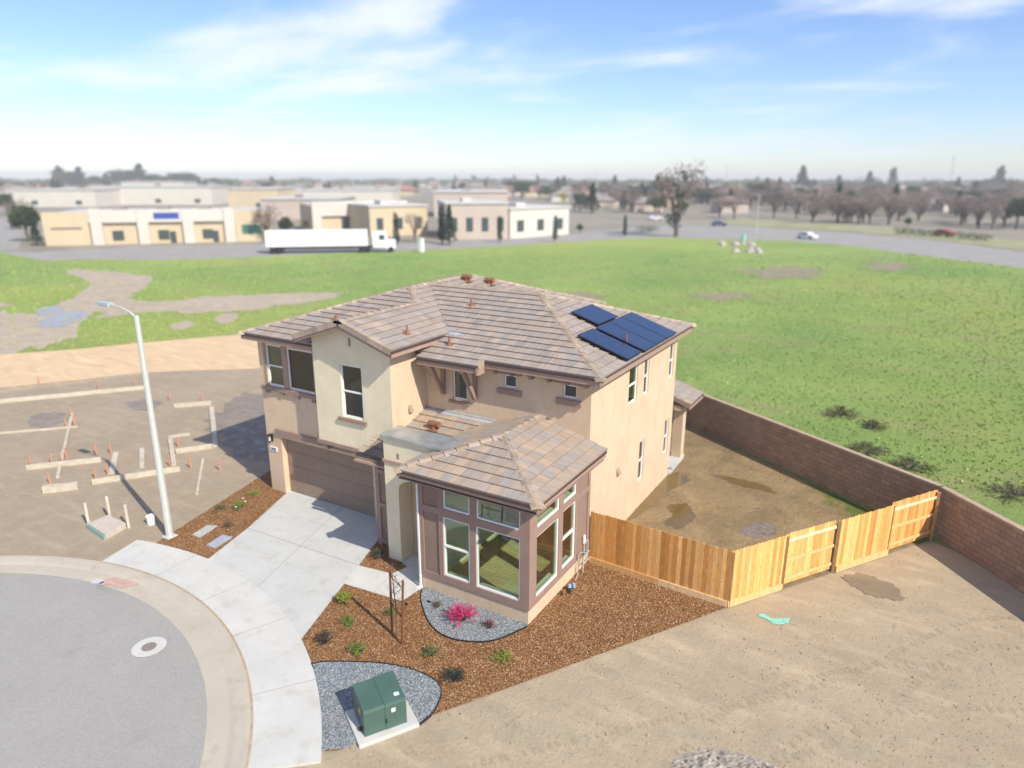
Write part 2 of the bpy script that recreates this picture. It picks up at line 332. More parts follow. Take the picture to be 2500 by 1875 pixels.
def sheet(name, pts, z, mat, thick=None, kind='structure'):
    mb = MB()
    if thick: mb.prism(pts, z-thick, z)
    else: mb.face([(p[0], p[1], z) for p in pts])
    o = mb.build(name, mat); tag(o, kind=kind); return o
def copy_tree(o, parent=None):
    c = o.copy(); COL.objects.link(c)
    if parent: c.parent = parent
    for ch in o.children: copy_tree(ch, c)
    return c
def inpoly(x, y, P):
    r = False; j = len(P)-1
    for i in range(len(P)):
        if (P[i][1] > y) != (P[j][1] > y) and x < (P[j][0]-P[i][0])*(y-P[i][1])/(P[j][1]-P[i][1])+P[i][0]: r = not r
        j = i
    return r
def spline(pts, n=6, closed=True):
    out = []; m = len(pts)
    rng = range(m) if closed else range(m-1)
    for i in rng:
        if closed: p = [Vector((*pts[(i+k-1) % m][:2], 0)) for k in range(4)]
        else: p = [Vector((*pts[min(max(i+k-1, 0), m-1)][:2], 0)) for k in range(4)]
        for t in range(n):
            t /= n; out.append(.5*((2*p[1])+(-p[0]+p[2])*t+(2*p[0]-5*p[1]+4*p[2]-p[3])*t*t+(-p[0]+3*p[1]-3*p[2]+p[3])*t**3))
    if not closed: out.append(Vector((*pts[-1][:2], 0)))
    return out

# ------------------------------------------------------------------ SETTING: ground
sheet('ground', [(-2700, -300), (2700, -300), (2700, 2700), (-2700, 2700)], -.03, FARG)
lot = [(-110, -60), (60, -60), (60, 40), (20, 45), (-20, 60), (-120, 60)]
sheet('dirt_lot', lot, -.012, DIRT)
# graded pad of the lot on the left
sheet('graded_soil', [(-70, 2), (-26.4, 9.7), (-23.6, 11.2), (-23.72, 13.02), (-22.94, 13.32), (-24.59, 19.82), (-25.6, 24), (-27, 33), (-37, 38), (-43.5, 30), (-47.5, 21), (-56, 10)], -.004, DIRTL)
field = [GD(*p) for p in ((-420, 600), (-150, 566), (0, 545), (90, 563), (180, 560), (350, 562), (600, 553), (800, 543), (1000, 537), (1200, 524), (1420, 513), (1600, 518), (1700, 520), (1840, 531), (1990, 552), (2212, 579), (2500, 622), (2900, 700))]
field = [Vector((p.x, p.y, 0)) for p in field]+[Vector((70, 45, 0)), Vector((18, 19, 0)), Vector((4.5, 26.2, 0)), Vector((-10, 35.8, 0)), Vector((-24, 44.5, 0)), Vector((-40, 48, 0))]+[GD(*p) for p in ((600, 712), (520, 724), (300, 744), (160, 757), (0, 770), (-300, 800))]
sheet('grass_field', field, .006, GRASS)
# tan graded bank: a long low bank with a sloped face
bank_far = [GD(*p) for p in ((-200, 790), (0, 767), (160, 756), (300, 742), (420, 731), (520, 722), (640, 706))]
bank_near = [GD(*p) for p in ((-200, 862), (0, 838), (160, 822), (300, 806), (420, 800), (520, 798), (640, 790))]
mb = MB()
for i in range(len(bank_far)-1):
    a, b, c, d = bank_near[i], bank_near[i+1], bank_far[i+1], bank_far[i]
    up = Vector((0, 0, .5)); mb.face([a+Vector((0, 0, .003)), b+Vector((0, 0, .003)), c.lerp(b, .15)+up*.7, d.lerp(a, .15)+up*.7]); mb.face([d.lerp(a, .15)+up*.7, c.lerp(b, .15)+up*.7, c+Vector((0, 0, .008)), d+Vector((0, 0, .008))])
tag(mb.build('dirt_bank', BERM), kind='structure')
Q4 = lambda x, y: G(x/2.37, 600+y/2.37)
OUTS = []
def patch(name, pts, z, mat, jit=.0):
    P = spline([p[:2] for p in pts], 14); cx = sum(p.x for p in P)/len(P); cy = sum(p.y for p in P)/len(P); sz = sum(math.hypot(p.x-cx, p.y-cy) for p in P)/len(P); rj = random.Random(len(pts)*7+int(cx*13)); ph = [rj.uniform(0, 6.3) for _ in range(4)]; out = []
    for i, p in enumerate(P):
        t_ = 2*math.pi*i/len(P); k = sz*(.16 if name == 'bare_patch' else .06)*(math.sin(5*t_+ph[0])+.8*math.sin(11*t_+ph[1])+.7*math.sin(19*t_+ph[2])+.7*rj.uniform(-1, 1)); d = Vector((p.x-cx, p.y-cy, 0))
        out.append(p+d.normalized()*k if d.length > 1e-6 else p)
    OUTS.append(out); return sheet(name, out, z, mat)
patch('dirt_path', [Q4(*p) for p in ((-150, 330), (60, 345), (230, 400), (390, 310), (520, 220), (380, 150), (620, 140), (880, 190), (740, 280), (660, 330), (480, 440), (420, 520), (290, 580), (120, 615), (-150, 640))], .014, PATH)
patch('dirt_path', [Q4(*p) for p in ((620, 330), (720, 300), (850, 322), (1200, 300), (1500, 283), (1800, 270), (1950, 290), (1720, 340), (1400, 375), (1100, 385), (820, 390), (640, 410), (560, 400))], .018, PATH)
patch('puddle', [Q4(*p) for p in ((210, 375), (300, 350), (365, 365), (340, 390), (230, 400))], .03, PUDDLE2)
patch('puddle', [Q4(*p) for p in ((250, 430), (380, 385), (500, 385), (460, 430), (330, 470), (220, 465))], .03, PUDDLE2)
patch('dirt_patch', [Q4(*p) for p in ((990, 460), (1080, 435), (1130, 455), (1060, 485), (1000, 485))], .022, PATH)
patch('dirt_patch', [Q4(*p) for p in ((1250, 410), (1340, 390), (1385, 410), (1320, 450), (1260, 445))], .022, PATH)
for px, py, wx, wy in ((1690, 590, 95, 14), (1240, 640, 60, 10), (1920, 575, 45, 10), (1000, 600, 40, 6), (1560, 640, 70, 8), (520, 730, 40, 8)):
    patch('bare_patch', [GD(px+wx*math.cos(a)*(.75+.4*rnd.random()), py+wy*math.sin(a)*(.7+.5*rnd.random())) for a in [k*math.pi/5 for k in range(10)]], .02, dirtmat('bare_soil', (.27, .23, .15), (.30, .26, .17), (.22, .24, .12)) if 'bare_soil' not in MATS else MATS['bare_soil'])

fr_ = random.Random(17); tf_ = MB(); gc = [(.24, .40, .10), (.33, .47, .13), (.38, .50, .15), (.22, .34, .08), (.48, .48, .2)]; k = 0
while k < 24000:
    q = GD(fr_.uniform(-60, 2300), fr_.uniform(548, 1060)**1.0)
    if fr_.random() > min(1, (q.y*q.y+q.x*q.x)/9000+.15) or not inpoly(q.x, q.y, field) or (any(inpoly(q.x, q.y, P) for P in OUTS) and fr_.random() < .72): continue
    k += 1; sc_ = fr_.uniform(.02, .055)*(.8+math.hypot(q.x, q.y)/55); c = gc[int(fr_.random()*5)]
    for j in range(2):
        a = fr_.uniform(0, 3.14); dx, dy = math.cos(a)*sc_, math.sin(a)*sc_; l_ = fr_.uniform(-.4, .4)*sc_
        tf_.face([(q.x-dx, q.y-dy, .0), (q.x+dx, q.y+dy, .0), (q.x+dx*.7+l_, q.y+dy*.7+l_, .03+sc_*.40), (q.x+l_, q.y-l_, .05+sc_*.5), (q.x-dx*.8, q.y-dy*.8, .03+sc_*.3)], c)
tag(tf_.build('grass_tufts', CHIP), kind='stuff')
# loose stones on the bare lots
st_ = MB()
for k in range(4200):
    if k % 5: q = GD(fr_.uniform(700, 2350), fr_.uniform(1180, 1700))
    else: q = GD(fr_.uniform(-60, 560), fr_.uniform(840, 1190))
    if inpoly(q.x, q.y, [(-24.7, 20), (-23, 13.2), (-10.3, 9.2), (-6.8, 14.9), (-3.8, 19.8), (-3, 22), (1.7, 28.2), (-30, 50), (-30, 26)]) or (q-Vector((-20.2, .22, 0))).length < 13.8: continue
    r0 = fr_.uniform(.008, .03)*(1 if k % 13 else 1.9); g_ = fr_.uniform(.6, 1.25); c = (.36*g_, .30*g_, .22*g_); a = fr_.uniform(0, 6)
    P = [Vector((q.x+r0*math.cos(a+j*1.57)*fr_.uniform(.7, 1.3), q.y+r0*math.sin(a+j*1.57)*fr_.uniform(.7, 1.3), -.02)) for j in range(4)]; top = Vector((q.x+fr_.uniform(-.3, .3)*r0, q.y, r0*.8))
    for j in range(4): st_.face([P[j], P[(j+1) % 4], top], c)
tag(st_.build('loose_stones', CHIP), kind='stuff')
# cul-de-sac street
CC = Vector((-20.2, .22, 0))
def ring(rs, a0, a1, n=72):
    mb = MB()
    for k in range(n):
        t0 = R_(a0+(a1-a0)*k/n); t1 = R_(a0+(a1-a0)*(k+1)/n)
        for (r0, z0), (r1, z1) in zip(rs[:-1], rs[1:]):
            mb.face([CC+Vector((r0*math.cos(t0), r0*math.sin(t0), z0)), CC+Vector((r1*math.cos(t0), r1*math.sin(t0), z1)), CC+Vector((r1*math.cos(t1), r1*math.sin(t1), z1)), CC+Vector((r0*math.cos(t1), r0*math.sin(t1), z0))])
    return mb
tag(ring([(0.01, .03), (10.45, .006)], 0, 360).build('street', ASPH), kind='structure')
tag(ring([(10.45, .010), (10.98, .018), (11.12, .05), (11.4, .075), (11.52, .07), (11.53, -.05)], 0, 360).build('curb_gutter', CURB), kind='structure')
sw = ring([(11.53, .070), (13.14, .042), (13.15, -.05)], 41.5, 105.5, 60)
sw.face([CC+Vector((r*math.cos(R_(a)), r*math.sin(R_(a)), z)) for r, a, z in ((11.53, 41.5, -.05), (11.53, 41.5, .07), (13.14, 41.5, .042), (13.14, 41.5, -.05))])
tag(sw.build('sidewalk', CONC2), kind='structure')
tag(ring([(11.47, .0765), (11.53, .0735)], 41.5, 105.5, 60).build('curb_stain', simple('curb_stain', (.40, .31, .21), .9, .2)), kind='structure')
for a in (54, 68, 80, 93):
    mb = MB(); t = R_(a); d = Vector((math.cos(t), math.sin(t), 0)); s_ = Vector((-d.y, d.x, 0))*.006
    p0 = CC+d*11.53+Vector((0, 0, .074)); p1 = CC+d*13.14+Vector((0, 0, .046)); mb.face([p0-s_, p1-s_, p1+s_, p0+s_]); tag(mb.build('sidewalk_joint', JOINT), kind='structure')
def disc(mb, c, r0, r1, z, n=32):
    for k in range(n):
        a = 2*math.pi*k/n; b = 2*math.pi*(k+1)/n
        if r0 > 0: mb.face([(c.x+r0*math.cos(a), c.y+r0*math.sin(a), z), (c.x+r1*math.cos(a), c.y+r1*math.sin(a), z), (c.x+r1*math.cos(b), c.y+r1*math.sin(b), z), (c.x+r0*math.cos(b), c.y+r0*math.sin(b), z)])
        else: mb.face([(c.x, c.y, z), (c.x+r1*math.cos(a), c.y+r1*math.sin(a), z), (c.x+r1*math.cos(b), c.y+r1*math.sin(b), z)])
mc = Vector((-17.6, 9.4, .018)); mb = MB(); disc(mb, mc, .2, .46, .026)
mo = empty('manhole', mc, 'round manhole with pale concrete collar set in the street asphalt', 'manhole'); mb.build('collar', CONC2, mo)
mb = MB(); disc(mb, mc, 0, .2, .030); mb.build('cover', simple('iron_cover', (.24, .20, .18), .6), mo)
patch('paint_mark', [G(300+x, 1417+y) for x, y in ((-60, 10), (-20, -6), (30, -2), (45, 8), (0, 20), (-30, 14))][:6], .024, simple('faded_orange', (.48, .33, .27), .9, .15))
patch('paint_mark', [G(222+x, 1300+y+118) for x, y in ((0, 0), (25, -3), (30, 6), (5, 8))], .024, simple('faded_white', (.5, .5, .55), .9, .1))

# driveway and walk
def arc(a0, a1, r=13.14, n=14): return [(CC.x+r*math.cos(R_(a0+(a1-a0)*k/n)), CC.y+r*math.sin(R_(a0+(a1-a0)*k/n))) for k in range(n+1)]
def ang(x, y): return math.degrees(math.atan2(y-CC.y, x-CC.x))
aL = ang(-20.27, 13.88); aR = ang(-14.12, 12.4)
DW = [(-22.16, 18.78), (-20.94, 15.62), (-20.30, 13.88)]+arc(aL, ang(-14.20, 12.50))[1:-1]+[(-14.18, 12.50)]
DW = [(-22.16, 18.78), (-20.94, 15.62)]+arc(ang(-20.28, 13.4), ang(-14.12, 11.85))+[(-15.09, 14.66), (-15.46, 15.75), (-16.25, 18.0), (-16.4, 18.78)]
sheet('driveway', DW, .045, CONC, .06)
def joint(a, b, z, wd=.007):
    a = Vector((*a, 0)); b = Vector((*b, 0)); d = (b-a).normalized(); s_ = Vector((-d.y, d.x, 0))*wd
    mb = MB(); mb.face([a-s_+Vector((0, 0, z)), b-s_+Vector((0, 0, z)), b+s_+Vector((0, 0, z)), a+s_+Vector((0, 0, z))]); tag(mb.build('concrete_joint', JOINT), kind='structure')
joint((-19.1, 18.75), (-18.18, 15.67), .0485); joint((-18.18, 15.67), (-17.38, 13.08), .0485); joint((-20.94, 15.58), (-15.46, 15.74), .0485, .009); joint((-21.6, 17.2), (-15.9, 17.3), .0485, .003)
joint((-20.60, 14.7), (-15.1, 14.5), .0485, .002)
WK = [(-15.09, 14.66), (-12.81, 14.86), (-12.74, 15.83), (-12.74, 16.75), (-12.74, 17.4), (-14.33, 17.4), (-14.33, 16.70), (-13.94, 16.56), (-14.11, 15.93), (-15.46, 15.75)]
sheet('walkway', WK, .040, CONC2, .06)
joint((-14.1, 15.93), (-13.9, 14.77), .0435, .004); joint((-14.05, 15.93), (-12.76, 15.98), .0435, .004); joint((-14.33, 16.7), (-12.76, 16.75), .0435, .006)
# mulch beds
ML = [(-24.59, 19.82), (-22.94, 13.2)]+arc(ang(-22.94, 13.2), ang(-20.28, 13.4), 13.15, 6)+[(-20.96, 15.62), (-22.18, 18.8), (-22.94, 18.8), (-22.94, 22.5), (-24.9, 22.5)]
sheet('mulch_bed', ML, .026, MULCH)
MR = [(-16.0, 17.33), (-14.12, 11.85)]+arc(ang(-14.12, 11.85), ang(-10.38, 9.35), 13.15, 10)+[(-10.30, 9.35), (-6.83, 14.96), (-3.85, 19.82), (-8.7, 20.05), (-14.4, 17.4)]
sheet('mulch_bed', MR, .022, MULCH)
BED1 = [(-12.70, 15.84)]+[tuple(p[:2]) for p in spline([(-12.67, 15.73), (-12.40, 15.3), (-12.02, 14.91), (-11.4, 14.40), (-10.83, 14.14), (-10.28, 14.12), (-9.79, 14.28), (-9.35, 14.56), (-9.03, 15.05), (-8.74, 15.74)], 4, False)]+[(-8.76, 15.85)]
B2 = [tuple(p[:2]) for p in spline([(-13.04, 11.22), (-12.75, 11.50), (-12.15, 11.86), (-11.5, 12.19), (-10.78, 12.43), (-10.16, 12.49), (-9.68, 12.43), (-9.38, 12.26), (-9.2, 11.98), (-9.05, 11.5), (-9.10, 11.0)], 4, False)]
BED2 = B2+[(-9.3, 11.0), (-10.2, 9.50)]+[p for p in arc(ang(-10.35, 9.38), ang(-13.04, 11.22), 13.15, 8)]
sheet('gravel_bed', BED1, .045, GRAVEL, .04); sheet('gravel_bed', BED2, .045, GRAVEL, .04)
def edging(pts, label):
    mb = MB()
    for a, b in zip(pts[:-1], pts[1:]): mb.beam((a[0], a[1], .035), (b[0], b[1], .035), .018, .08)
    tag(mb.build('bed_edging', BLACK, org=(pts[0][0], pts[0][1], 0)), label, 'edging')
edging(BED1[1:-1], 'black curved edging around the gravel bed below the tall windows'); edging(B2, 'black curved edging around the gravel bed by the green utility cabinet')
def scatter(name, polys, excl, n, size, cols, z, mat, tall=.5):
    mb = MB(); k = 0; xs = [p[0] for P in polys for p in P]; ys = [p[1] for P in polys for p in P]; r = random.Random(3)
    while k < n:
        x = r.uniform(min(xs), max(xs)); y = r.uniform(min(ys), max(ys))
        if not any(inpoly(x, y, P) for P in polys) or any(inpoly(x, y, P) for P in excl): continue
        k += 1; a = r.uniform(0, 6.3); l = size*r.uniform(.5, 1.3); wd = l*r.uniform(.25, .5); t = r.uniform(-.5, .5)*tall
        dx, dy = math.cos(a)*l, math.sin(a)*l; ex, ey = -math.sin(a)*wd, math.cos(a)*wd; c = r.choice(cols); s_ = r.uniform(.7, 1.2); c = (c[0]*s_, c[1]*s_, c[2]*s_)
        zc = z+abs(t)*l+.004
        mb.face([(x-dx-ex, y-dy-ey, zc-t*l), (x+dx-ex, y+dy-ey, zc+t*l), (x+dx+ex, y+dy+ey, zc+t*l+wd*.5*tall), (x-dx+ex, y-dy+ey, zc-t*l+wd*.5*tall)], c)
    o = mb.build(name, mat); tag(o, kind='stuff'); return o
TOWER = [(-12.76, 15.8), (-8.7, 15.8), (-8.7, 20.2), (-12.76, 20.2)]
HOUSEP = [(-16, 17.3), (-12.7, 16.6), (-12.7, 20), (-16, 20)]
scatter('wood_chips', [MR, ML], [TOWER, WK, BED1, BED2, DW, HOUSEP, [(-22.9, 18.6), (-20, 18.6), (-20, 23), (-22.9, 23)]], 62000, .017, [(.11, .045, .018), (.24, .10, .038), (.36, .17, .065), (.47, .26, .11), (.66, .47, .27), (.30, .135, .052)], .026, CHIP)
scatter('gravel_stones', [BED1, BED2], [], 15000, .013, [(.08, .10, .12), (.20, .23, .26), (.32, .35, .38), (.45, .48, .50), (.65, .67, .68), (.26, .24, .23)], .046, CHIP, .7)
# back yard
YP = [(-8.77, 20.0), (-3.85, 19.82), (1.6, 28.05), (-9.26, 35.3), (-24, 44), (-24, 29), (-8.77, 29)]
sheet('yard_soil', YP, .010, YARD)
patch('puddle', [(-7.75, 25.75), (-7.2, 26.3), (-6.75, 25.9), (-6.5, 25.1), (-6.65, 24.2), (-7.0, 24.0), (-7.45, 24.3), (-7.3, 25.0)], .015, PUDDLE)
patch('puddle', [(-7.1, 29.85), (-6.4, 29.95), (-5.4, 30.0), (-4.6, 29.75), (-4.2, 29.3), (-4.9, 29.25), (-5.9, 29.25), (-6.6, 29.6)], .015, PUDDLE)
patch('puddle', [(-8.72, 23.6), (-8.4, 24.6), (-8.3, 26.2), (-8.0, 27.6), (-7.75, 28.8), (-8.3, 29.2), (-8.74, 28.6), (-8.76, 26)], .015, PUDDLE)
patch('wet_mud', [(-4.7, 25.2), (-4.1, 26.3), (-3.6, 26.2), (-3.5, 25.5), (-4.2, 24.8)], .015, WETMUD)
# rubble and marks on the lot at the right
mb = MB(); hc = Vector((-1.6, 12.9, 0)); r = random.Random(5); ns = 60; HR = {}
def hz(x, y): 
    k_ = (round(x*200), round(y*200)); HR.setdefault(k_, r.uniform(-.04, .05)); b_ = 1-((x-hc.x)/1.8)**2-((y-hc.y)/1.3)**2
    return max(0, .20*b_*(1+.3*math.sin(x*3.1+y*2)+.25*math.sin(x*7-y*5))+(HR[k_] if b_ > 0 else 0))
for i in range(ns):
    for j in range(ns):
        X = [hc.x-2+4*(i+k)/ns for k in (0, 1)]; Y = [hc.y-1.6+3.2*(j+k)/ns for k in (0, 1)]
        q = [(X[0], Y[0]), (X[1], Y[0]), (X[1], Y[1]), (X[0], Y[1])]
        if max(hz(*p) for p in q) > .002: mb.face([(p[0], p[1], hz(*p)-.01) for p in q])
tag(mb.build('rubble_heap', HEAP, org=hc), 'low grey heap of rubble on bare soil at the bottom edge', 'rubble')
patch('paint_mark', [(-2.9, 19.9), (-2.6, 19.83), (-2.38, 19.7), (-2.1, 19.95), (-2.02, 20.3), (-2.25, 20.15), (-2.5, 19.98), (-2.8, 20.1)], .006, TEAL)
patch('paint_mark', [G(1310+x, 1518+y) for x, y in ((0, 0), (1, 0), (1, 1), (0, 1))], -.02, TEAL)
DAMP = dirtmat('damp_grey_soil', (.22, .185, .15), (.27, .23, .19), (.30, .27, .25), .55)
patch('wet_patch', [GD(*p) for p in ((455, 905), (500, 862), (560, 848), (640, 850), (640, 985), (575, 1000), (520, 985), (470, 945))], .002, DAMP)
patch('wet_patch', [GD(*p) for p in ((60, 905), (110, 890), (150, 900), (120, 920), (80, 925))], .002, DAMP); patch('wet_patch', [GD(*p) for p in ((270, 872), (320, 862), (350, 872), (310, 888))], .002, DAMP)
RUT = dirtmat('rutted_soil', (.345, .275, .185), (.385, .315, .215), (.40, .34, .25))
def rut(pts, z0=-.009):
    P = spline(pts, 16, False); r_ = random.Random(len(P)+int(pts[0][0]*10)); mb = MB()
    for a, b in zip(P[:-1], P[1:]):
        d = (b-a).normalized(); n_2 = Vector((-d.y, d.x, 0)); l_ = (b-a).length; m_ = max(1, int(l_/.16))
        for j in range(m_):
            if r_.random() < .22: continue
            z = z0+r_.uniform(0, .0035)
            p = a+d*(j*.16+r_.uniform(-.02, .02)); w1 = r_.uniform(.07, .13); w2 = r_.uniform(.07, .13); e_ = d*r_.uniform(.07, .12)
            mb.face([p-n_2*w1+Vector((0, 0, z)), p+e_-n_2*w1+Vector((0, 0, z)), p+e_+n_2*w2+Vector((0, 0, z)), p+n_2*w2+Vector((0, 0, z))])
    tag(mb.build('wheel_rut', RUT), kind='structure')
for o_ in (0, 1.75):
    rut([(-8.8+o_*.4, 9.0-o_), (-5.0+o_*.5, 13.2-o_), (-.8+o_*.4, 17.6-o_), (2.4+o_*.2, 22.6-o_*.6), (4.2+o_, 24.0-o_)]); rut([(-3.9+o_, 10.6), (-2.6+o_, 15.6), (1.0+o_, 19.6-o_*.5), (6.4, 21.6-o_)])
    rut([(-33+o_*.3, 10.8+o_), (-36, 13.4+o_), (-41, 17.0+o_), (-48, 19.4+o_)])
patch('wet_patch', [(-.9, 23.8), (-.2, 24.2), (.6, 23.9), (.9, 23.2), (.2, 22.9), (-.6, 23.2)], .002, dirtmat('damp_soil', (.24, .19, .13), (.28, .215, .14), (.21, .17, .12), .4))

# ------------------------------------------------------------------ HOUSE
XL, XR, YG, YM, YB, YBOX = -22.94, -8.77, 18.54, 19.93, 28.85, 17.94
house = empty('house', (-14, 22, 0), 'two-storey beige stucco house with brown tile roof and a glazed corner room', 'house')
def wall(mb, axis, pos, a0, a1, z0, z1, holes, t, sgn=1, holes_in=None):
    """wall slab: axis 'y' faces -y at y=pos (thickness goes +y*sgn); axis 'x' faces +x at x=pos (thickness goes -x*sgn)"""
    A = sorted(set([a0, a1]+[h[0] for h in holes]+[h[1] for h in holes])); Z = sorted(set([z0, z1]+[h[2] for h in holes]+[h[3] for h in holes]))
    def P(a, z, d):
        return (a, pos+d*sgn, z) if axis == 'y' else (pos-d*sgn, a, z)
    def solid(i, j):
        if i < 0 or j < 0 or i >= len(A)-1 or j >= len(Z)-1: return False
        ca = (A[i]+A[i+1])/2; cz = (Z[j]+Z[j+1])/2
        return not any(h[0] < ca < h[1] and h[2] < cz < h[3] for h in holes)
    for i in range(len(A)-1):
        for j in range(len(Z)-1):
            if not solid(i, j): continue
            x0, x1, q0, q1 = A[i], A[i+1], Z[j], Z[j+1]
            mb.face([P(x0, q0, 0), P(x1, q0, 0), P(x1, q1, 0), P(x0, q1, 0)]); mb.face([P(x0, q0, t), P(x0, q1, t), P(x1, q1, t), P(x1, q0, t)])
            if not solid(i-1, j): mb.face([P(x0, q0, 0), P(x0, q1, 0), P(x0, q1, t), P(x0, q0, t)])
            if not solid(i+1, j): mb.face([P(x1, q0, 0), P(x1, q0, t), P(x1, q1, t), P(x1, q1, 0)])
            if not solid(i, j-1): mb.face([P(x0, q0, 0), P(x0, q0, t), P(x1, q0, t), P(x1, q0, 0)])
            if not solid(i, j+1): mb.face([P(x0, q1, 0), P(x1, q1, 0), P(x1, q1, t), P(x0, q1, t)])
def window(axis, pos, h, rail=None, glass=GLASS, rec=.05, fw=.055, dp=.07, parent=house, mull=None, top=None, depth_out=0.):
    """frame set back by rec in the hole h=(a0,a1,z0,z1)"""
    a0, a1, z0, z1 = h; mb = MB()
    def bx(m, p0, p1, q0, q1, d0, d1):
        if axis == 'y': m.box(p0, p1, pos+d0, pos+d1, q0, q1)
        else: m.box(pos-d1, pos-d0, p0, p1, q0, q1)
    e = .002
    bx(mb, a0+e, a0+fw, z0+e, z1-e, rec, rec+dp); bx(mb, a1-fw, a1-e, z0+e, z1-e, rec, rec+dp); bx(mb, a0+fw, a1-fw, z0+e, z0+fw*1.2, rec, rec+dp); bx(mb, a0+fw, a1-fw, z1-fw, z1-e, rec, rec+dp)
    if rail: bx(mb, a0+fw, a1-fw, rail-.03, rail+.03, rec-.006, rec+dp-.01)
    if rail:  # lower sash stiles
        bx(mb, a0+fw, a0+fw+.025, z0+fw*1.2, rail-.03, rec+.01, rec+dp-.012); bx(mb, a1-fw-.025, a1-fw, z0+fw*1.2, rail-.03, rec+.01, rec+dp-.012)
    o = mb.build('window', WHITE, parent)
    def pane(q0, q1, g):
        p = MB(); bx(p, a0+fw-.004, a1-fw+.004, q0, q1, rec+.035, rec+.039); return p.build('pane', g, o)
    if rail and top: pane(z0+fw, rail, glass); pane(rail, z1-fw, top)
    else: pane(z0+fw, z1-fw, glass)
    return o
# --- window holes
WL = [(-22.5, -21.56, 4.78, 6.50), (-21.30, -19.85, 4.78, 6.48)]
WBOX = [(-17.86, -16.84, 4.42, 6.44)]
WM = [(-14.28, -13.65, 5.15, 6.26), (-12.1, -11.59, 5.93, 6.40), (-9.81, -9.29, 5.93, 6.40)]
WR = [(23.30, 24.18, 4.84, 6.27), (24.89, 25.42, 4.80, 6.26), (27.95, 28.50, 4.76, 6.26)]
WRL = [(24.82, 25.38, 1.18, 2.88), (27.89, 28.43, 1.27, 2.86)]
TF = [(-11.80, -10.81, 3.12, 3.77), (-10.57, -9.04, 3.10, 3.79), (-11.83, -10.82, .77, 2.84), (-10.60, -9.04, .75, 2.85)]
TS = [(16.26, 17.70, 3.07, 3.62), (17.99, 18.92, 3.11, 3.58), (16.24, 17.68, .75, 2.81), (17.97, 18.90, .79, 2.88)]
TFP = [(-12.59, -11.99, 3.08, 3.76), (-12.59, -11.99, .72, 2.86)]
TSP = [(19.03, 19.85, 3.0, 3.52), (19.03, 19.85, .62, 2.84)]
ROOFZ = 6.86
t = .16
mb = MB()
wall(mb, 'y', YG, XL, -19.2, 2.76, ROOFZ, WL, t)                                   # left upper
wall(mb, 'y', YG, XL, -22.10, 0-.1, 2.76, [], .30)
wall(mb, 'y', YG, -17.12, -15.84, -.1, 2.76, [], .30)
mb.box(-22.10, -17.12, YG, YG+.3, 2.55, 2.76)
mb.box(-19.2, -15.5, YG, YG+.3, 2.76, 3.30)
wall(mb, 'x', XL-.002, YG+.001, 31.6, -.1, ROOFZ, [], t, -1)
wall(mb, 'y', 31.6, XL, -14.1, -.1, ROOFZ, [], t, -1)
wall(mb, 'x', -14.1, YB, 31.44, -.1, ROOFZ, [], t)
o = mb.build('wall', TAN, house)
mb = MB()
wall(mb, 'y', YM, -15.5, -12.73, 3.2, ROOFZ-.12, [WM[0]], t)
wall(mb, 'y', YM, -12.73, XR, 3.98, ROOFZ-.12, WM[1:], t)
wall(mb, 'y', YM+.002, -15.5, -12.73, -.1, 3.2, [], t)
wall(mb, 'x', XR, YM+t+.001, YB, -.1, ROOFZ-.02, WR+WRL, t)
mb.box(XR-t, XR, YM+.0005, YM+t, -.1, 3.978)
wall(mb, 'y', YB, -14.1, XR-t, -.1, ROOFZ, [], t, -1)
mb.build('wall', TAN, house)
# box volume: cream gabled front, tan return
pr = .33
def zgab(x): return 8.134-pr*abs(x+17.3) if x < -17.3 else 8.53-pr*(x+18.5)
mb = MB()
ZB0, ZB1 = 3.27, 7.0
wall(mb, 'y', YBOX, -19.2, -15.5, ZB0, ZB1, WBOX, t)
g0, g1 = zgab(-19.2)-.09, zgab(-15.5)-.09
for y in (YBOX, YBOX+t): mb.face([(-19.2, y, ZB1), (-15.5, y, ZB1), (-15.5, y, g1), (-17.3, y, 8.03), (-19.2, y, g0)])
mb.build('front_wall', CREAM, house)
mb = MB()
wall(mb, 'x', -15.498, YBOX+.001, YM-.001, ZB0, 7.45, [], t-.01); mb.build('wall', TAN, house); mb = MB(); wall(mb, 'x', -19.2, YBOX+t, YG, ZB0, 7.42, [], t, -1)
mb.build('wall', TAN, house)
mb = MB(); mb.box(-19.26, -15.44, YBOX-.06, YG, 3.13, ZB0); mb.build('belt_trim', TRIM, house)
for x in (-18.93, -17.43, -15.93): mb = MB(); mb.box(x-.11, x+.11, YBOX-.02, YG, 2.97, 3.13); mb.box(x-.11, x+.11, YBOX+.08, YG, 2.88, 2.97); mb.build('bracket', TRIM, house)
# brown entry wall beside the porch pier
mb = MB()
mb.box(-15.84, -14.4, 17.33, 17.5, -.1, 3.56); mb.box(-15.84, -15.70, 17.50, YG, -.1, 3.5); mb.build('side_panel', BROWN_ST, house)
mb = MB()
for x0, x1, z0, z1 in ((-15.86, -15.70, .0, 3.5), (-15.70, -14.9, 1.55, 1.72), (-15.70, -14.9, .12, .25), (-15.70, -14.9, 2.86, 3.02), (-15.70, -14.9, 3.38, 3.5)): mb.box(x0, x1, 17.28, 17.33, z0, z1)
mb.build('batten', TRIM, house)
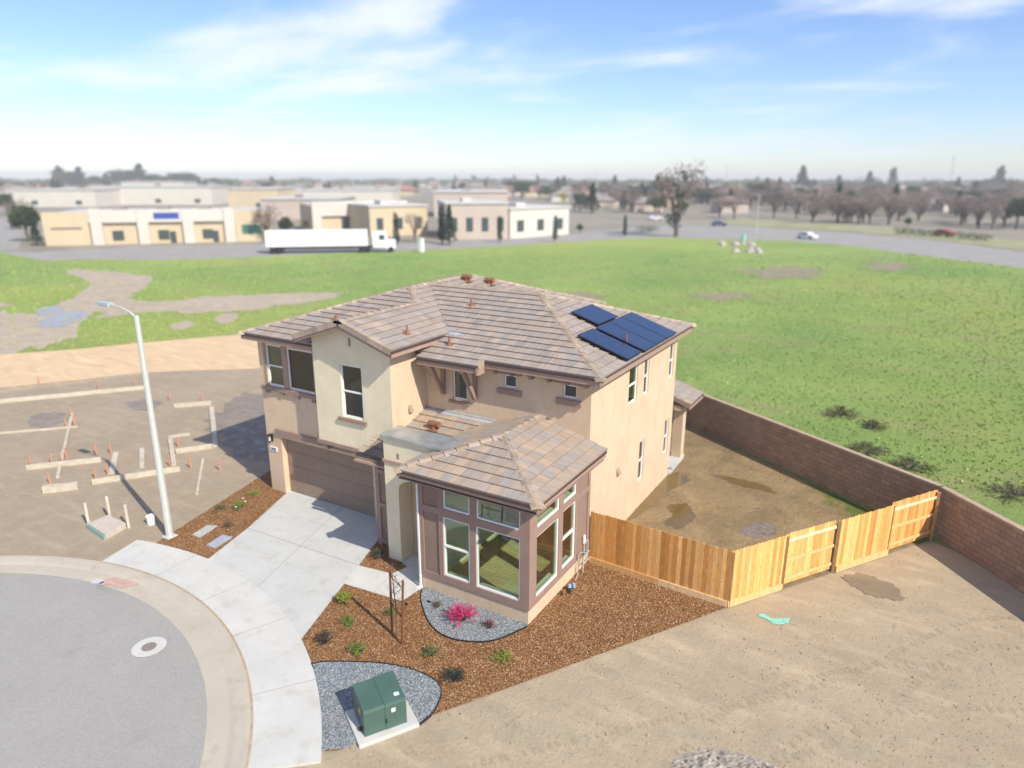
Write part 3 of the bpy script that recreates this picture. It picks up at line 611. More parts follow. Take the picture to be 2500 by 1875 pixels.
# garage door
mb = MB(); gy = 18.80; x0, x1 = -22.10, -17.12; rows = 4; hh = 2.55/rows
for i in range(rows):
    mb.box(x0, x1, gy, gy+.05, i*hh+.006, (i+1)*hh-.006)
    for k in range(4):
        w4 = (x1-x0)/4; a = x0+k*w4+.07; b = x0+(k+1)*w4-.07
        mb.box(a, b, gy-.006, gy, i*hh+.09, (i+1)*hh-.09)
mb.build('garage_door', DOORM, house)
mb = MB(); mb.box(x0-.02, x1+.02, gy+.055, gy+.07, 0, 2.55); mb.build('door_backing', BLACK, house)
mb = MB(); mb.box(-22.30, -17.0, YG-.09, YG-.002, 2.70, 2.93); mb.build('lintel', TRIM, house)
# interiors: floors and partition so that no daylight runs through
mb = MB()
mb.box(XL+t, -15.5-.02, YG+.31, 31.4, 3.3, 3.42); mb.box(-15.45, XR-t, YM+t, YB-t, 4.02, 4.10); mb.build('upper_floor', FLOORW, house)
mb = MB()
mb.box(XL+t, -15.8, 23.0, 23.1, 3.45, ROOFZ-.1); mb.box(-15.42, XR-t-.02, 22.5, 22.6, 4.1, ROOFZ-.1); mb.box(-12.0, -11.9, 22.6, 28.6, 4.1, ROOFZ-.1)
mb.box(-12.56, -12.40, 16.05, 20.6, .1, 3.94); mb.box(-12.56, XR-t-.001, 26.6, 26.7, .1, 4.0); mb.box(-13.8, -13.7, 20.2, 26.6, .1, 4.0); mb.build('partition', INT, house)
mb = MB(); mb.box(-12.39, XR-t, 16.02, YM+t, 3.93, 3.975); mb.build('ceiling', INT, house)
mb = MB(); mb.box(-12.55, XR-t-.001, 16.02, 26.6, -.05, .20); mb.build('ground_floor', FLOORW, house)
mb = MB()
for h in TF: 
    mb = MB(); mb.box(h[0], h[1], 15.99, 16.12, h[2]-.05, h[2]-.002); mb.build('interior_sill', INT, house)
for h in TS: mb = MB(); mb.box(-9.05, -8.91, h[0], h[1], h[2]-.05, h[2]-.002); mb.build('interior_sill', INT, house)

# --- glazed corner room
YT = 15.85; XT = XR
mb = MB()
wall(mb, 'y', YT, -12.73, XT, -.1, 3.95, [(a, b, c, d) for a, b, c, d in TF], .14)
wall(mb, 'x', XT+.001, YT+.14, YM, -.1, 3.95, TS, .14); wall(mb, 'x', -12.73, YT+.14, YM, -.1, 3.95, [], .14, -1)
mb.build('wall', TAN, house)
mb = MB()
wall(mb, 'y', YT-.05, -12.74, XT+.052, .53, 3.92, TF+TFP, .049)
wall(mb, 'x', XT+.052, YT-.001, 20.02, .53, 3.92, TS+TSP, .049)
mb.build('trim_frame', TRIM, house)
mb = MB()
for a, b, c, d in TFP: mb = MB(); mb.box(a+.001, b-.001, YT-.012, YT-.001, c+.001, d-.001); mb.build('trim_panel', BROWN_ST, house)
for a, b, c, d in TSP: mb = MB(); mb.box(XT+.002, XT+.013, a+.001, b-.001, c+.001, d-.001); mb.build('trim_panel', BROWN_ST, house)
for i, h in enumerate(TF): window('y', YT-.05, h, rail=1.83 if i == 2 else None, rec=.03, fw=.05, dp=.10)
for i, h in enumerate(TS): window('x', XT+.052, h, rail=1.84 if i == 3 else None, rec=.03, fw=.05, dp=.10)
for x in (-12.6, -11.85, -11.12, -10.41, -9.7, -9.02): mb = MB(); mb.box(x-.05, x+.05, YT-.30, YT-.05, 3.86, 4.04); mb.box(x-.05, x+.05, YT-.15, YT-.05, 3.78, 3.86); mb.build('bracket', TRIM, house)
for y in (16.1, 17.0, 17.9, 18.8, 19.6): mb = MB(); mb.box(XT+.05, XT+.26, y-.05, y+.05, 3.90, 4.04); mb.build('bracket', TRIM, house)
mb = MB(); mb.box(-12.80, -12.745, YT-.09, YT-.02, .42, 3.8); mb.box(-12.80, -12.745, YT-.09, YT-.02, .05, .40); mb.box(-12.84, -12.72, YT-.22, YT-.02, .02, .09); mb.build('downspout', WHITE, house)
# --- porch pier with arch and flat metal-capped parapet
YP0, YP1 = 16.72, 17.4
mb = MB(); ax0, ax1 = -14.33, -12.80; acx = (ax0+ax1)/2; zs, rise = 2.70, .52
mb.box(-14.90, ax0, YP0, YP1, -.1, 3.74); mb.box(ax1, -12.735, YP0, YP1, -.1, 3.74)
n = 18; prev = None
for k in range(n+1):
    a = math.pi*k/n; x = acx-(ax1-ax0)/2*math.cos(a); z = zs+rise*math.sin(a)**.8
    if prev:
        for y in (YP0, YP1): mb.face([(prev[0], y, prev[1]), (x, y, z), (x, y, 3.74), (prev[0], y, 3.74)])
        mb.face([(prev[0], YP0, prev[1]), (prev[0], YP1, prev[1]), (x, YP1, z), (x, YP0, z)])
    prev = (x, z)
mb.box(ax0, ax0+.001, YP0, YP1, 2.5, zs)
mb.box(-14.90, -11.9, YP0+.0, 17.55, 3.74, 4.62); mb.build('porch_arch', CREAM, house)
mb = MB(); mb.box(ax0+.0, -12.74, 17.41, 17.5, -.05, 3.8); mb.build('entry_wall', TAN, house)
mb = MB(); mb.box(-14.95, -12.4, YP0-.05, YP0-.001, 3.70, 3.80); mb.box(-14.95, -14.901, YP0-.001, 17.4, 3.70, 3.80); mb.build('belt_trim', FASCIA, house)
mb = MB(); mb.box(-14.96, -11.95, YP0-.10, 17.65, 4.625, 4.70); mb.build('parapet_cap', METALB, house)
mb = MB(); mb.box(-14.34, -14.24, YP0-.006, YP0-.001, 3.90, 4.10); mb.build('slot_vent', TRIM, house)

# --- upper windows and their trim
for i, h in enumerate(WL): window('y', YG, h, rail=5.62 if i == 0 else None, glass=GLASSD if i else GLASS, rec=.04)
mb = MB()
for a, b in ((-22.62, -22.50), (-21.56, -21.30), (-19.85, -19.72)): mb = MB(); mb.box(a, b, YG-.035, YG-.001, 4.70, 6.6); mb.build('window_post', FASCIA, house)
mb = MB(); mb.box(-22.86, -19.70, YG-.12, YG-.001, 4.60, 4.75); mb.build('window_sill', TRIM, house)
for x in (-22.54, -21.70, -20.81, -19.92): mb = MB(); mb.box(x-.09, x+.09, YG-.10, YG-.001, 4.46, 4.60); mb.build('bracket', TRIM, house)
mb = MB(); mb.box(-22.86, -19.25, YG-.03, YG-.001, 6.62, 6.76); mb.build('window_head', TRIM, house)
window('y', YBOX, WBOX[0], rail=5.42, glass=GLASSD)
mb = MB(); mb.box(-18.05, -16.68, YBOX-.09, YBOX-.001, 4.27, 4.40); mb.build('window_sill', TRIM, house)
for h in WM: window('y', YM, h, glass=GLASSD, rec=.06)
for a, b, z0, z1 in ((-14.42, -13.50, 5.02, 5.12), (-12.33, -11.38, 5.70, 5.90), (-10.03, -9.10, 5.70, 5.90)): mb = MB(); mb.box(a, b, YM-.09, YM-.001, z0, z1); mb.build('window_sill', TRIM, house)
for a, b in ((-12.45, -11.35), (-10.08, -9.05)): mb = MB(); mb.box(a, b, YM-.16, YM-.001, 6.46, 6.56); mb.build('window_head', TRIM, house)
for x in (-12.33, -11.66, -10.92, -10.24, -9.57, -8.90): mb = MB(); mb.box(x-.06, x+.06, YM-.36, YM-.001, 6.56, 6.70); mb.box(x-.06, x+.06, YM-.24, YM-.001, 6.44, 6.56); mb.build('corbel', TRIM, house)
for i, h in enumerate(WR): window('x', XR, h, rail=(5.56, 5.55, 5.50)[i], glass=GLASSG if i == 0 else GLASSD, top=GLASSG)
for i, h in enumerate(WRL): window('x', XR, h, rail=(2.03, 2.07)[i], glass=GLASSD)
for y in (21.2, 22.6): mb = MB(); mb.box(XR+.001, XR+.32, y-.05, y+.05, 6.60, 6.72); mb.build('corbel', TRIM, house)
# diagonal struts under the pop-out eave
for x in (-14.66, -13.27):
    mb = MB(); mb.box(x-.08, x+.08, YM-.10, YM-.001, 5.28, 6.45); mb.beam((x, YM-.10, 5.38), (x, YM-.78, 6.52), .12, .14); mb.box(x-.08, x+.08, YM-.90, YM-.10, 6.46, 6.60); mb.build('strut', TRIM, house)
# wall vents
def vent(axis, x, y, z, wd=.2):
    mb = MB(); s_ = .16
    if axis == 'x':
        for yy in (y-wd/2, y+wd/2): pass
        a = [(x+.001, y-wd/2, z+s_), (x+.001, y+wd/2, z+s_), (x+.12, y+wd/2, z-s_*.6), (x+.12, y-wd/2, z-s_*.6)]; b = [(x+.001, y-wd/2, z-s_*.6), (x+.001, y+wd/2, z-s_*.6)]
        mb.face(a); mb.face([a[0], a[3], b[0]]); mb.face([a[1], b[1], a[2]]); mb.face([b[0], a[3], a[2], b[1]])
    mb.build('wall_vent', FASCIA, house)
vent('x', -15.5, 18.93, 4.82); vent('x', XR, 22.58, 2.48, .24)
mb = MB(); mb.box(-17.36, -17.27, YBOX-.02, YBOX-.001, 7.16, 7.45); mb.build('gable_vent', TRIM, house)
# wall lantern and number plate
mb = MB(); mb.box(-22.72, -22.56, YG-.03, YG-.001, 2.30, 2.62); mb.box(-22.70, -22.58, YG-.20, YG-.03, 2.58, 2.62); mb.tube([(-22.64, YG-.14, 2.58), (-22.64, YG-.14, 2.52)], .05, .09, 6); mb.tube([(-22.64, YG-.14, 2.34), (-22.64, YG-.14, 2.24)], .07, .03, 6)
for k in range(4): a = k*math.pi/2+.4; mb.tube([(-22.64+.07*math.cos(a), YG-.14+.07*math.sin(a), 2.34), (-22.64+.085*math.cos(a), YG-.14+.085*math.sin(a), 2.52)], .008, n=4)
lan = mb.build('wall_lantern', BLACK, house); mb = MB(); mb.tube([(-22.64, YG-.14, 2.34), (-22.64, YG-.14, 2.52)], .055, .068, 8); mb.build('lamp_glass', LAMPG, lan)
mb = MB(); mb.box(-22.77, -22.37, YG-.035, YG-.002, 1.86, 2.04); plate = mb.build('address_plate', STICK, house)
cu = bpy.data.curves.new('digits', 'FONT'); cu.body = '1842'; cu.size = .155; cu.align_x = 'CENTER'; cu.align_y = 'CENTER'; cu.extrude = .003; cu.offset = .004
to = bpy.data.objects.new('digits', cu); COL.objects.link(to); bpy.context.view_layer.update()
me = bpy.data.meshes.new_from_object(to.evaluated_get(bpy.context.evaluated_depsgraph_get())); bpy.data.objects.remove(to)
do = bpy.data.objects.new('digits', me); COL.objects.link(do); me.materials.clear(); me.materials.append(NUMB); do.parent = plate; do.rotation_euler = (math.pi/2, 0, 0); do.location = Vector((-22.57, YG-.040, 1.948))-origin(house)

# --- roofs
TCOL = [(.34, .285, .245), (.36, .30, .25), (.32, .275, .245), (.385, .315, .26), (.325, .29, .26), (.345, .29, .245), (.31, .27, .24), (.335, .305, .28)]
def clip(poly, ax, val, keep_greater):
    out = []
    for i in range(len(poly)):
        a = poly[i]; b = poly[(i+1) % len(poly)]; ia = (a[ax] >= val) == keep_greater; ib = (b[ax] >= val) == keep_greater
        if ia: out.append(a)
        if ia != ib:
            tt = (val-a[ax])/(b[ax]-a[ax]); out.append((a[0]+(b[0]-a[0])*tt, a[1]+(b[1]-a[1])*tt))
    return out
def area(P): return abs(sum(P[i][0]*P[(i+1) % len(P)][1]-P[(i+1) % len(P)][0]*P[i][1] for i in range(len(P))))/2
def plane_frame(P0, u, up):
    """P0 eave point, u unit along eave (left to right seen from outside), up = unit upslope"""
    n = u.cross(up).normalized(); return n
def roofplane(mb, deck, pts3, down, tw=.335, ex=.375, cols=TCOL, seed=1, th=.072):
    """tile a planar polygon; down: horizontal direction of the fall"""
    pts3 = [Vector(p) for p in pts3]
    n = Vector((0, 0, 0))
    for i in range(len(pts3)): n += pts3[i].cross(pts3[(i+1) % len(pts3)])
    n.normalize()
    if n.z < 0: n = -n
    dn = Vector((down[0], down[1], 0)); dn = (dn-n*dn.dot(n)).normalized(); up = -dn; u = up.cross(n).normalized()
    zmin = min(pts3, key=lambda p: p.z); O = Vector(zmin)
    P2 = [((p-O).dot(u), (p-O).dot(up)) for p in pts3]
    u0 = min(p[0] for p in P2); u1 = max(p[0] for p in P2); v0 = min(p[1] for p in P2); v1 = max(p[1] for p in P2)
    r = random.Random(seed); row = 0; v = v0
    W = lambda q, h: O+u*q[0]+up*q[1]+n*h
    while v < v1-.01:
        band = clip(clip(P2, 1, v, True), 1, v+ex, False)
        off = (row % 2)*tw/2+(u0//tw)*tw-tw; x = off
        while x < u1:
            c = r.choice(cols); s_ = r.uniform(.93, 1.07); c = (c[0]*s_, c[1]*s_, c[2]*s_)
            if band and x+tw > u0:
                T = clip(clip(band, 0, x+.003, True), 0, x+tw-.003, False)
                if len(T) >= 3 and area(T) > .0015:
                    hh = lambda q: th*(1-.62*(q[1]-v)/ex)
                    top = [W(q, hh(q)) for q in T]; bot = [W(q, -.004) for q in T]
                    if (top[1]-top[0]).cross(top[2]-top[0]).dot(n) < 0: top.reverse(); bot.reverse(); T = T[::-1]
                    mb.face(top, c, [(q[0], q[1]) for q in T])
                    for i in range(len(T)):
                        j = (i+1) % len(T); mb.face([bot[i], bot[j], top[j], top[i]], (c[0]*.8, c[1]*.8, c[2]*.8), [(T[i][0], T[i][1]), (T[j][0], T[j][1]), (T[j][0], T[j][1]), (T[i][0], T[i][1])])  # tile edges coloured darker than tops: course-line shade put into the colour
            x += tw
        v += ex; row += 1
    top = [W(q, -.006) for q in P2]; bot = [W(q, -.12)-Vector((0, 0, .0)) for q in P2]; k = len(P2)
    deck.face(top); deck.face(bot[::-1])
    for i in range(k): deck.face([bot[i], bot[(i+1) % k], top[(i+1) % k], top[i]])
def caps(mb, a, b, na, nb, wd=.20, seed=0, step=.36):
    """V shaped ridge caps from low a to high b; na, nb: outward downhill directions each side"""
    a = Vector(a); b = Vector(b); d = (b-a); l = d.length; d.normalize(); k = max(1, round(l/step)); st = l/k; r = random.Random(seed)
    sa = Vector(na); sb = Vector(nb)
    sa = (sa-d*sa.dot(d)).normalized(); sb = (sb-d*sb.dot(d)).normalized(); up = (-(sa+sb))
    if up.length < .05: up = Vector((0, 0, 1))
    up = (up-d*up.dot(d)).normalized()
    if up.z < 0: up = -up
    th = .022
    for i in range(k):
        p0 = a+d*(i*st-.03); p1 = a+d*((i+1)*st+.02); c = r.uniform(.8, 1.12); col = (c, c*r.uniform(.95, 1.02), c*r.uniform(.9, 1.05))
        rings = []
        for p, h, ww in ((p0, .105, wd*1.06), (p1, .065, wd*.92)):
            o1 = p+sa*ww+up*(h-.06); c1 = p+sa*ww*.30+up*h; c2 = p+sb*ww*.30+up*h; o2 = p+sb*ww+up*(h-.06)
            i2 = p+sb*ww+up*(h-.06-th*2.2); i1 = p+sa*ww+up*(h-.06-th*2.2)
            rings.append([o1, c1, c2, o2, i2, i1])
        m_ = 6
        for q in range(m_): mb.face([rings[0][q], rings[1][q], rings[1][(q+1) % m_], rings[0][(q+1) % m_]], col)
        mb.face(rings[0], col); mb.face(rings[1][::-1], col)
def rake(mb, a, b, out, seed=0, h=.205, wd=.18, step=.37):
    """L shaped rake tiles from low a to high b; out = horizontal direction outward"""
    a = Vector(a); b = Vector(b); d = (b-a); l = d.length; d.normalize(); k = max(1, round(l/step)); st = l/k; out = Vector(out); r = random.Random(seed)
    n = d.cross(out); n = n if n.z > 0 else -n
    for i in range(k):
        p = a+d*(i*st+.004); q = a+d*((i+1)*st-.004); c = r.uniform(.8, 1.1); col = (c, c, c)
        t0 = .075; t1 = .05
        for (o0, o1, z0, z1) in ((-wd, .03, t0-.035, t0), (.0, .03, t0-h, t0-.035)):
            A = [p+out*o0+n*z0, p+out*o1+n*z0, p+out*o1+n*z1, p+out*o0+n*z1]; B = [q+out*o0+n*(z0-.012), q+out*o1+n*(z0-.012), q+out*o1+n*(z1-.012), q+out*o0+n*(z1-.012)]
            for s_ in range(4): mb.face([A[s_], B[s_], B[(s_+1) % 4], A[(s_+1) % 4]], col)
            mb.face(A[::-1], col); mb.face(B, col)
ze, zR = 6.92, 8.53
A_ = (-13.08, 24.24, zR); FR = (-8.2, 19.36, ze); BR = (-8.2, 29.12, ze); Lp = (-18.5, 24.24, zR); Q_ = (-18.5, 22.99, zR); P_ = (-18.5, 27.29, zR)
FL = (-23.38, 18.11, ze); BL = (-23.38, 32.17, ze); BR2 = (-13.62, 32.17, ze)
zx = lambda x: 8.53-pr*(x+18.5); zm = lambda y: 6.92+pr*(y-19.36); zl = lambda y: 6.92+pr*(y-18.11)
tm = MB(); dk = MB()
roofplane(tm, dk, [(-15.49, 19.36, ze), FR, A_, Lp, (-15.49, 21.24, zx(-15.49))], (0, -1), seed=1)
roofplane(tm, dk, [(-15.15, 18.98, zm(18.98)), (-12.55, 18.98, zm(18.98)), (-12.55, 19.36, ze), (-15.15, 19.36, ze)], (0, -1), seed=2)
roofplane(tm, dk, [FR, BR, A_], (1, 0), seed=3)
roofplane(tm, dk, [(-14.97, 17.42, zx(-14.97)), (-14.97, 20.71, zx(-14.97)), Lp, Q_, (-17.3, 21.79, zx(-17.3)), (-17.3, 17.42, zx(-17.3))], (1, 0), seed=4)
roofplane(tm, dk, [Lp, (-13.62, 29.12, ze), BR2, P_], (1, 0), seed=5)
roofplane(tm, dk, [FL, (-19.21, 18.11, ze), (-19.21, 19.88, zl(19.88)), (-17.3, 21.79, zl(21.79)), Q_], (0, -1), seed=6)
zgl = lambda x: 8.134-pr*(-17.3-x)
roofplane(tm, dk, [(-19.63, 17.42, zgl(-19.63)), (-17.3, 17.42, 8.134), (-17.3, 21.79, 8.134), (-19.63, 19.46, zgl(-19.63))], (-1, 0), seed=7)
roofplane(tm, dk, [FL, Q_, P_, BL], (-1, 0), seed=8)
roofplane(tm, dk, [A_, BR, (-13.62, 29.12, ze), Lp], (0, 1), seed=9)
roofplane(tm, dk, [BL, P_, BR2], (0, 1), seed=10)
roof = tm.build('roof', TILE, house); dk.build('roof_deck', DECK, roof)
cm = MB(); dn = lambda x, y: (x, y, -.33)
caps(cm, FR, A_, dn(0, -1), dn(1, 0), seed=1); caps(cm, BR, A_, dn(0, 1), dn(1, 0), seed=2); caps(cm, A_, Lp, dn(0, -1), dn(0, 1), seed=3)
caps(cm, Q_, P_, dn(1, 0), dn(-1, 0), seed=4); caps(cm, FL, Q_, dn(0, -1), dn(-1, 0), seed=5); caps(cm, (-17.3, 21.79, 8.134), Q_, dn(0, -1), dn(1, 0), seed=6)
caps(cm, (-17.3, 17.42, 8.134), (-17.3, 21.79, 8.134), dn(1, 0), dn(-1, 0), seed=7); caps(cm, BR2, P_, dn(1, 0), dn(0, 1), seed=8); caps(cm, BL, P_, dn(-1, 0), dn(0, 1), seed=9)
cm.build('ridge_cap', CAP, roof)
rk = MB(); rake(rk, (-14.97, 17.42, zx(-14.97)), (-17.3, 17.42, 8.134), (0, -1, 0), 1); rk.build('rake_tile', CAP, roof); rk = MB(); rake(rk, (-19.63, 17.42, zgl(-19.63)), (-17.3, 17.42, 8.134), (0, -1, 0), 2); rk.build('rake_tile', CAP, roof); rk = MB()
rake(rk, (-12.55, 18.98, zm(18.98)), (-12.55, 19.40, zm(19.4)), (1, 0, 0), 3)
rk.build('rake_tile', CAP, roof)
def eave(a, b, out, z, gut=True, fh=.19, parent=roof, gh=.065):
    """fascia board with a dark drip strip above; out = outward horizontal"""
    a = Vector((*a[:2], 0)); b = Vector((*b[:2], 0)); out = Vector(out)
    p = a-out*.045; q = b-out*.045
    m1 = MB(); m1.beam((p.x, p.y, z-.055-fh/2), (q.x, q.y, z-.055-fh/2), .04, fh); m1.build('fascia', FASCIA, parent)
    if gut:
        m2 = MB(); p = a-out*.01; q = b-out*.01; m2.beam((p.x, p.y, z-.02-gh/2), (q.x, q.y, z-.02-gh/2), .05, gh); m2.build('gutter', GUTTER, parent)
eave((-12.53, 19.36), (-8.2, 19.36), (0, -1, 0), ze); eave((-8.2, 19.36), (-8.2, 29.12), (1, 0, 0), ze, True, gh=.03); eave((-15.15, 18.98), (-12.55, 18.98), (0, -1, 0), zm(18.98))
eave((-14.97, 17.42), (-14.97, 21.3), (1, 0, 0), zx(-14.97)); eave((-19.63, 17.42), (-19.63, 19.6), (-1, 0, 0), zgl(-19.63)); eave((-23.38, 18.11), (-19.24, 18.11), (0, -1, 0), ze); eave((-23.38, 18.11), (-23.38, 32.17), (-1, 0, 0), ze); eave((-15.49, 19.36), (-15.15, 19.36), (0, -1, 0), ze)
mb = MB()
for a, b in (((-14.97, 17.44, zx(-14.97)), (-17.3, 17.44, 8.134)), ((-19.63, 17.44, zgl(-19.63)), (-17.3, 17.44, 8.134))):
    a = Vector(a)-Vector((0, 0, .175)); b = Vector(b)-Vector((0, 0, .175)); mb.beam(a, b, .04, .13)
mb.build('fascia', TRIM, roof)
mb = MB(); mb.box(-12.62, -12.545, 18.96, 19.4, 6.50, 6.76); mb.build('fascia', FASCIA, roof)
mb = MB()
for p in ((-8.2, 19.36, 6.80),): mb.box(-14.9, -13.0, 19.1, 19.92, 6.60, 6.66)
mb.build('soffit', FASCIA, roof)
# valleys
def valley(a, b, mat=BLACK, wd=.09):
    a = Vector(a)+Vector((0, 0, .03)); b = Vector(b)+Vector((0, 0, .03)); mb = MB(); mb.beam(a, b, wd, .02); mb.build('valley_flashing', mat, roof)
valley((-15.0, 20.74, zx(-15.0)), (-18.4, 24.14, zx(-18.4)), BLACK, .05); valley((-19.6, 19.49, zgl(-19.6)), (-17.3, 21.79, 8.13), BLACK, .05)
mb = MB(); mb.face([(-14.97, 20.71, zm(20.71)+.055), (-15.3, 21.05, zx(-15.3)+.055), (-14.5, 20.75, zm(20.75)+.055), (-14.2, 20.68, zm(20.68)+.053), (-14.75, 20.52, zm(20.52)+.053)]); mb.build('metal_flashing', FLASH, roof)
# roof pipes and vents
def pipe(x, y, z, h=.42, nrm=(0, -1)):
    mb = MB(); h *= .85; mb.tube([(x, y, z), (x, y, z+h)], .034, .034, 10); mb.tube([(x, y, z+.02), (x, y, z+.14)], .095, .05, 10)
    s_ = Vector((nrm[0], nrm[1], 0)); tdir = Vector((-s_.y, s_.x, 0)); c0 = Vector((x, y, z+.055))
    q = [c0+s_*.20-Vector((0, 0, .33*.20))+tdir*k for k in (-.15, .15)]+[c0-s_*.12+Vector((0, 0, .33*.12))+tdir*k for k in (.15, -.15)]
    mb.face(q); mb.face([p-Vector((0, 0, .03)) for p in q][::-1]); mb.build('vent_pipe', RUST, roof)
pipe(-15.28, 22.71, zm(22.71)); pipe(-14.40, 19.96, zm(19.96)); pipe(-15.55, 19.02, zx(-15.55), .42, (1, 0)); pipe(-8.88, 23.08, ze+.33*.68, .5, (1, 0)); pipe(-19.86, 19.95, zl(19.95), .30)
def hood(x, y, z, dirx=True, par=None):
    mb = MB(); r0 = .115; L_ = .23
    a = Vector((x, y, z+.26)); ax = Vector((1, 0, 0)) if dirx else Vector((0, 1, 0))
    mb.tube([a-ax*L_, a+ax*L_], r0, r0, 14); mb.tube([(x, y, z), (x, y, z+.2)], .14, .10, 10); mb.box(x-.24, x+.24, y-.2, y+.2, z+.03, z+.06)
    mb.build('roof_vent', RUST, par or roof)
hood(-17.95, 26.35, zx(-17.95)); hood(-17.33, 27.3, zx(-17.33)-.02)
# solar panels on the right hand slope (a: along Y, s: down-slope X)
def panel(y0, y1, xa, xb):
    zp = lambda x: 6.92+pr*(-8.2-x)+.20
    mb = MB(); n = Vector((pr, 0, 1)).normalized()
    c = [Vector((xa, y0, zp(xa))), Vector((xb, y0, zp(xb))), Vector((xb, y1, zp(xb))), Vector((xa, y1, zp(xa)))]
    lo = [p-n*.04 for p in c]; mb.face(lo[::-1])
    for i in range(4): mb.face([lo[i], lo[(i+1) % 4], c[(i+1) % 4], c[i]])
    ins = .022; ci = [Vector((xa+ins, y0+ins, zp(xa+ins))), Vector((xb-ins, y0+ins, zp(xb-ins))), Vector((xb-ins, y1-ins, zp(xb-ins))), Vector((xa+ins, y1-ins, zp(xa+ins)))]
    for i in range(4): mb.face([c[i], c[(i+1) % 4], ci[(i+1) % 4], ci[i]])
    o = mb.build('solar_panel', SFRAME, house); g = MB(); g.face([p+n*.002 for p in ci]); g.build('solar_cells', SOLAR, o)
    m3 = MB()
    for x in (xa+.35*(xb-xa), xa+.8*(xb-xa)):
        m3.beam((x, y0-.08, zp(x)-.10), (x, y1+.02, zp(x)-.10), .04, .04)
        m3.beam((x, y0+.1, zp(x)-.22), (x, y0+.1, zp(x)-.08), .04, .05)
    m3.build('mounting_rail', FLASH if False else SFRAME, o)
panel(23.42, 25.28, -11.25, -10.12); panel(21.50, 22.76, -10.06, -8.16)
panel(22.98, 24.18, -10.04, -8.12); panel(24.20, 25.36, -10.04, -8.12); panel(25.38, 26.54, -10.04, -8.12)

# corner room roof + porch shed roof
TR_ = (-8.15, 15.23, 4.34); TL_ = (-13.13, 15.23, 4.32); TA = (-10.80, 17.86, 5.07); TB = (-10.72, 19.93, 5.12); TE = (-8.15, 19.93, 4.35); TLB = (-13.13, 19.93, 4.36)
TC2 = [(.36, .29, .23), (.39, .305, .235), (.34, .285, .24), (.41, .32, .24), (.34, .30, .265), (.37, .295, .235), (.34, .31, .28)]
tm = MB(); dk = MB()
roofplane(tm, dk, [TL_, TR_, TA], (0, -1), ex=.40, tw=.33, cols=TC2, seed=11)
roofplane(tm, dk, [TR_, TE, TB, TA], (1, 0), ex=.40, tw=.33, cols=TC2, seed=12)
roofplane(tm, dk, [(-13.13, 15.23, 4.32), TA, TB, TLB], (-1, 0), ex=.40, tw=.33, cols=TC2, seed=13)
zsd = lambda y: 3.62+.338*(y-17.0)
roofplane(tm, dk, [(-15.5, 17.94, zsd(17.94)), (-14.96, 17.0, zsd(17)), (-12.0, 17.0, zsd(17)), (-12.0, 19.92, zsd(19.92)), (-15.49, 19.92, zsd(19.92))] if False else [(-15.49, 17.94, zsd(17.94)), (-12.0, 17.94, zsd(17.94)), (-12.0, 19.92, zsd(19.92)), (-15.49, 19.92, zsd(19.92))], (0, -1), ex=.40, tw=.33, cols=TC2, seed=14)
roofplane(tm, dk, [(-16.30, 17.0, zsd(17)), (-14.91, 17.0, zsd(17)), (-14.91, 17.93, zsd(17.93)), (-16.30, 17.93, zsd(17.93))], (0, -1), ex=.40, tw=.33, cols=[(.20, .15, .12), (.25, .19, .15), (.22, .19, .18)], seed=15)
lroof = tm.build('lower_roof', TILE, house); dk.build('roof_deck', DECK, lroof)
cm = MB(); dl = lambda x, y: (x, y, -.27)
caps(cm, TL_, TA, dl(0, -1), dl(-1, 0), seed=21, step=.40); caps(cm, TR_, TA, dl(0, -1), dl(1, 0), seed=22); caps(cm, TA, TB, dl(1, 0), dl(-1, 0), seed=23)
cm.build('ridge_cap', CAP, lroof)
rk = MB(); rake(rk, (-16.30, 17.0, zsd(17)), (-16.30, 17.93, zsd(17.93)), (-1, 0, 0), 5, h=.15, wd=.22); rk.build('rake_tile', CAP, lroof)
eave((-13.13, 15.23), (-8.15, 15.23), (0, -1, 0), 4.34, parent=lroof, fh=.14); eave((-8.15, 15.23), (-8.15, 19.93), (1, 0, 0), 4.34, parent=lroof, gh=.03, fh=.14); eave((-13.13, 15.23), (-13.13, 16.72), (-1, 0, 0), 4.32, parent=lroof, fh=.14)
eave((-16.34, 17.0), (-14.96, 17.0), (0, -1, 0), zsd(17), parent=lroof, fh=.10, gh=.10)
mb = MB(); mb.beam((-16.42, 16.93, 3.36), (-14.96, 16.93, 3.36), .14, .07); mb.build('soffit_board', FASCIA, lroof)
mb = MB(); mb.box(-13.1, -8.2, 15.3, 15.84, 4.03, 4.06); mb.box(-8.76, -8.22, 15.84, 19.9, 4.03, 4.06); mb.build('soffit', TRIM, lroof)
mb = MB(); q = zsd(19.93); mb.face([(-15.49, 19.68, zsd(19.68)+.055), (-12.3, 19.68, zsd(19.68)+.055), (-12.3, 19.925, q+.055), (-15.49, 19.925, q+.055)]); mb.face([(-15.49, 19.925, q+.055), (-12.3, 19.925, q+.055), (-12.3, 19.925, q+.11), (-15.49, 19.925, q+.11)])
mb.build('metal_flashing', FLASH, lroof)
hood(-14.35, 18.85, zsd(18.85)-.02, True, lroof)
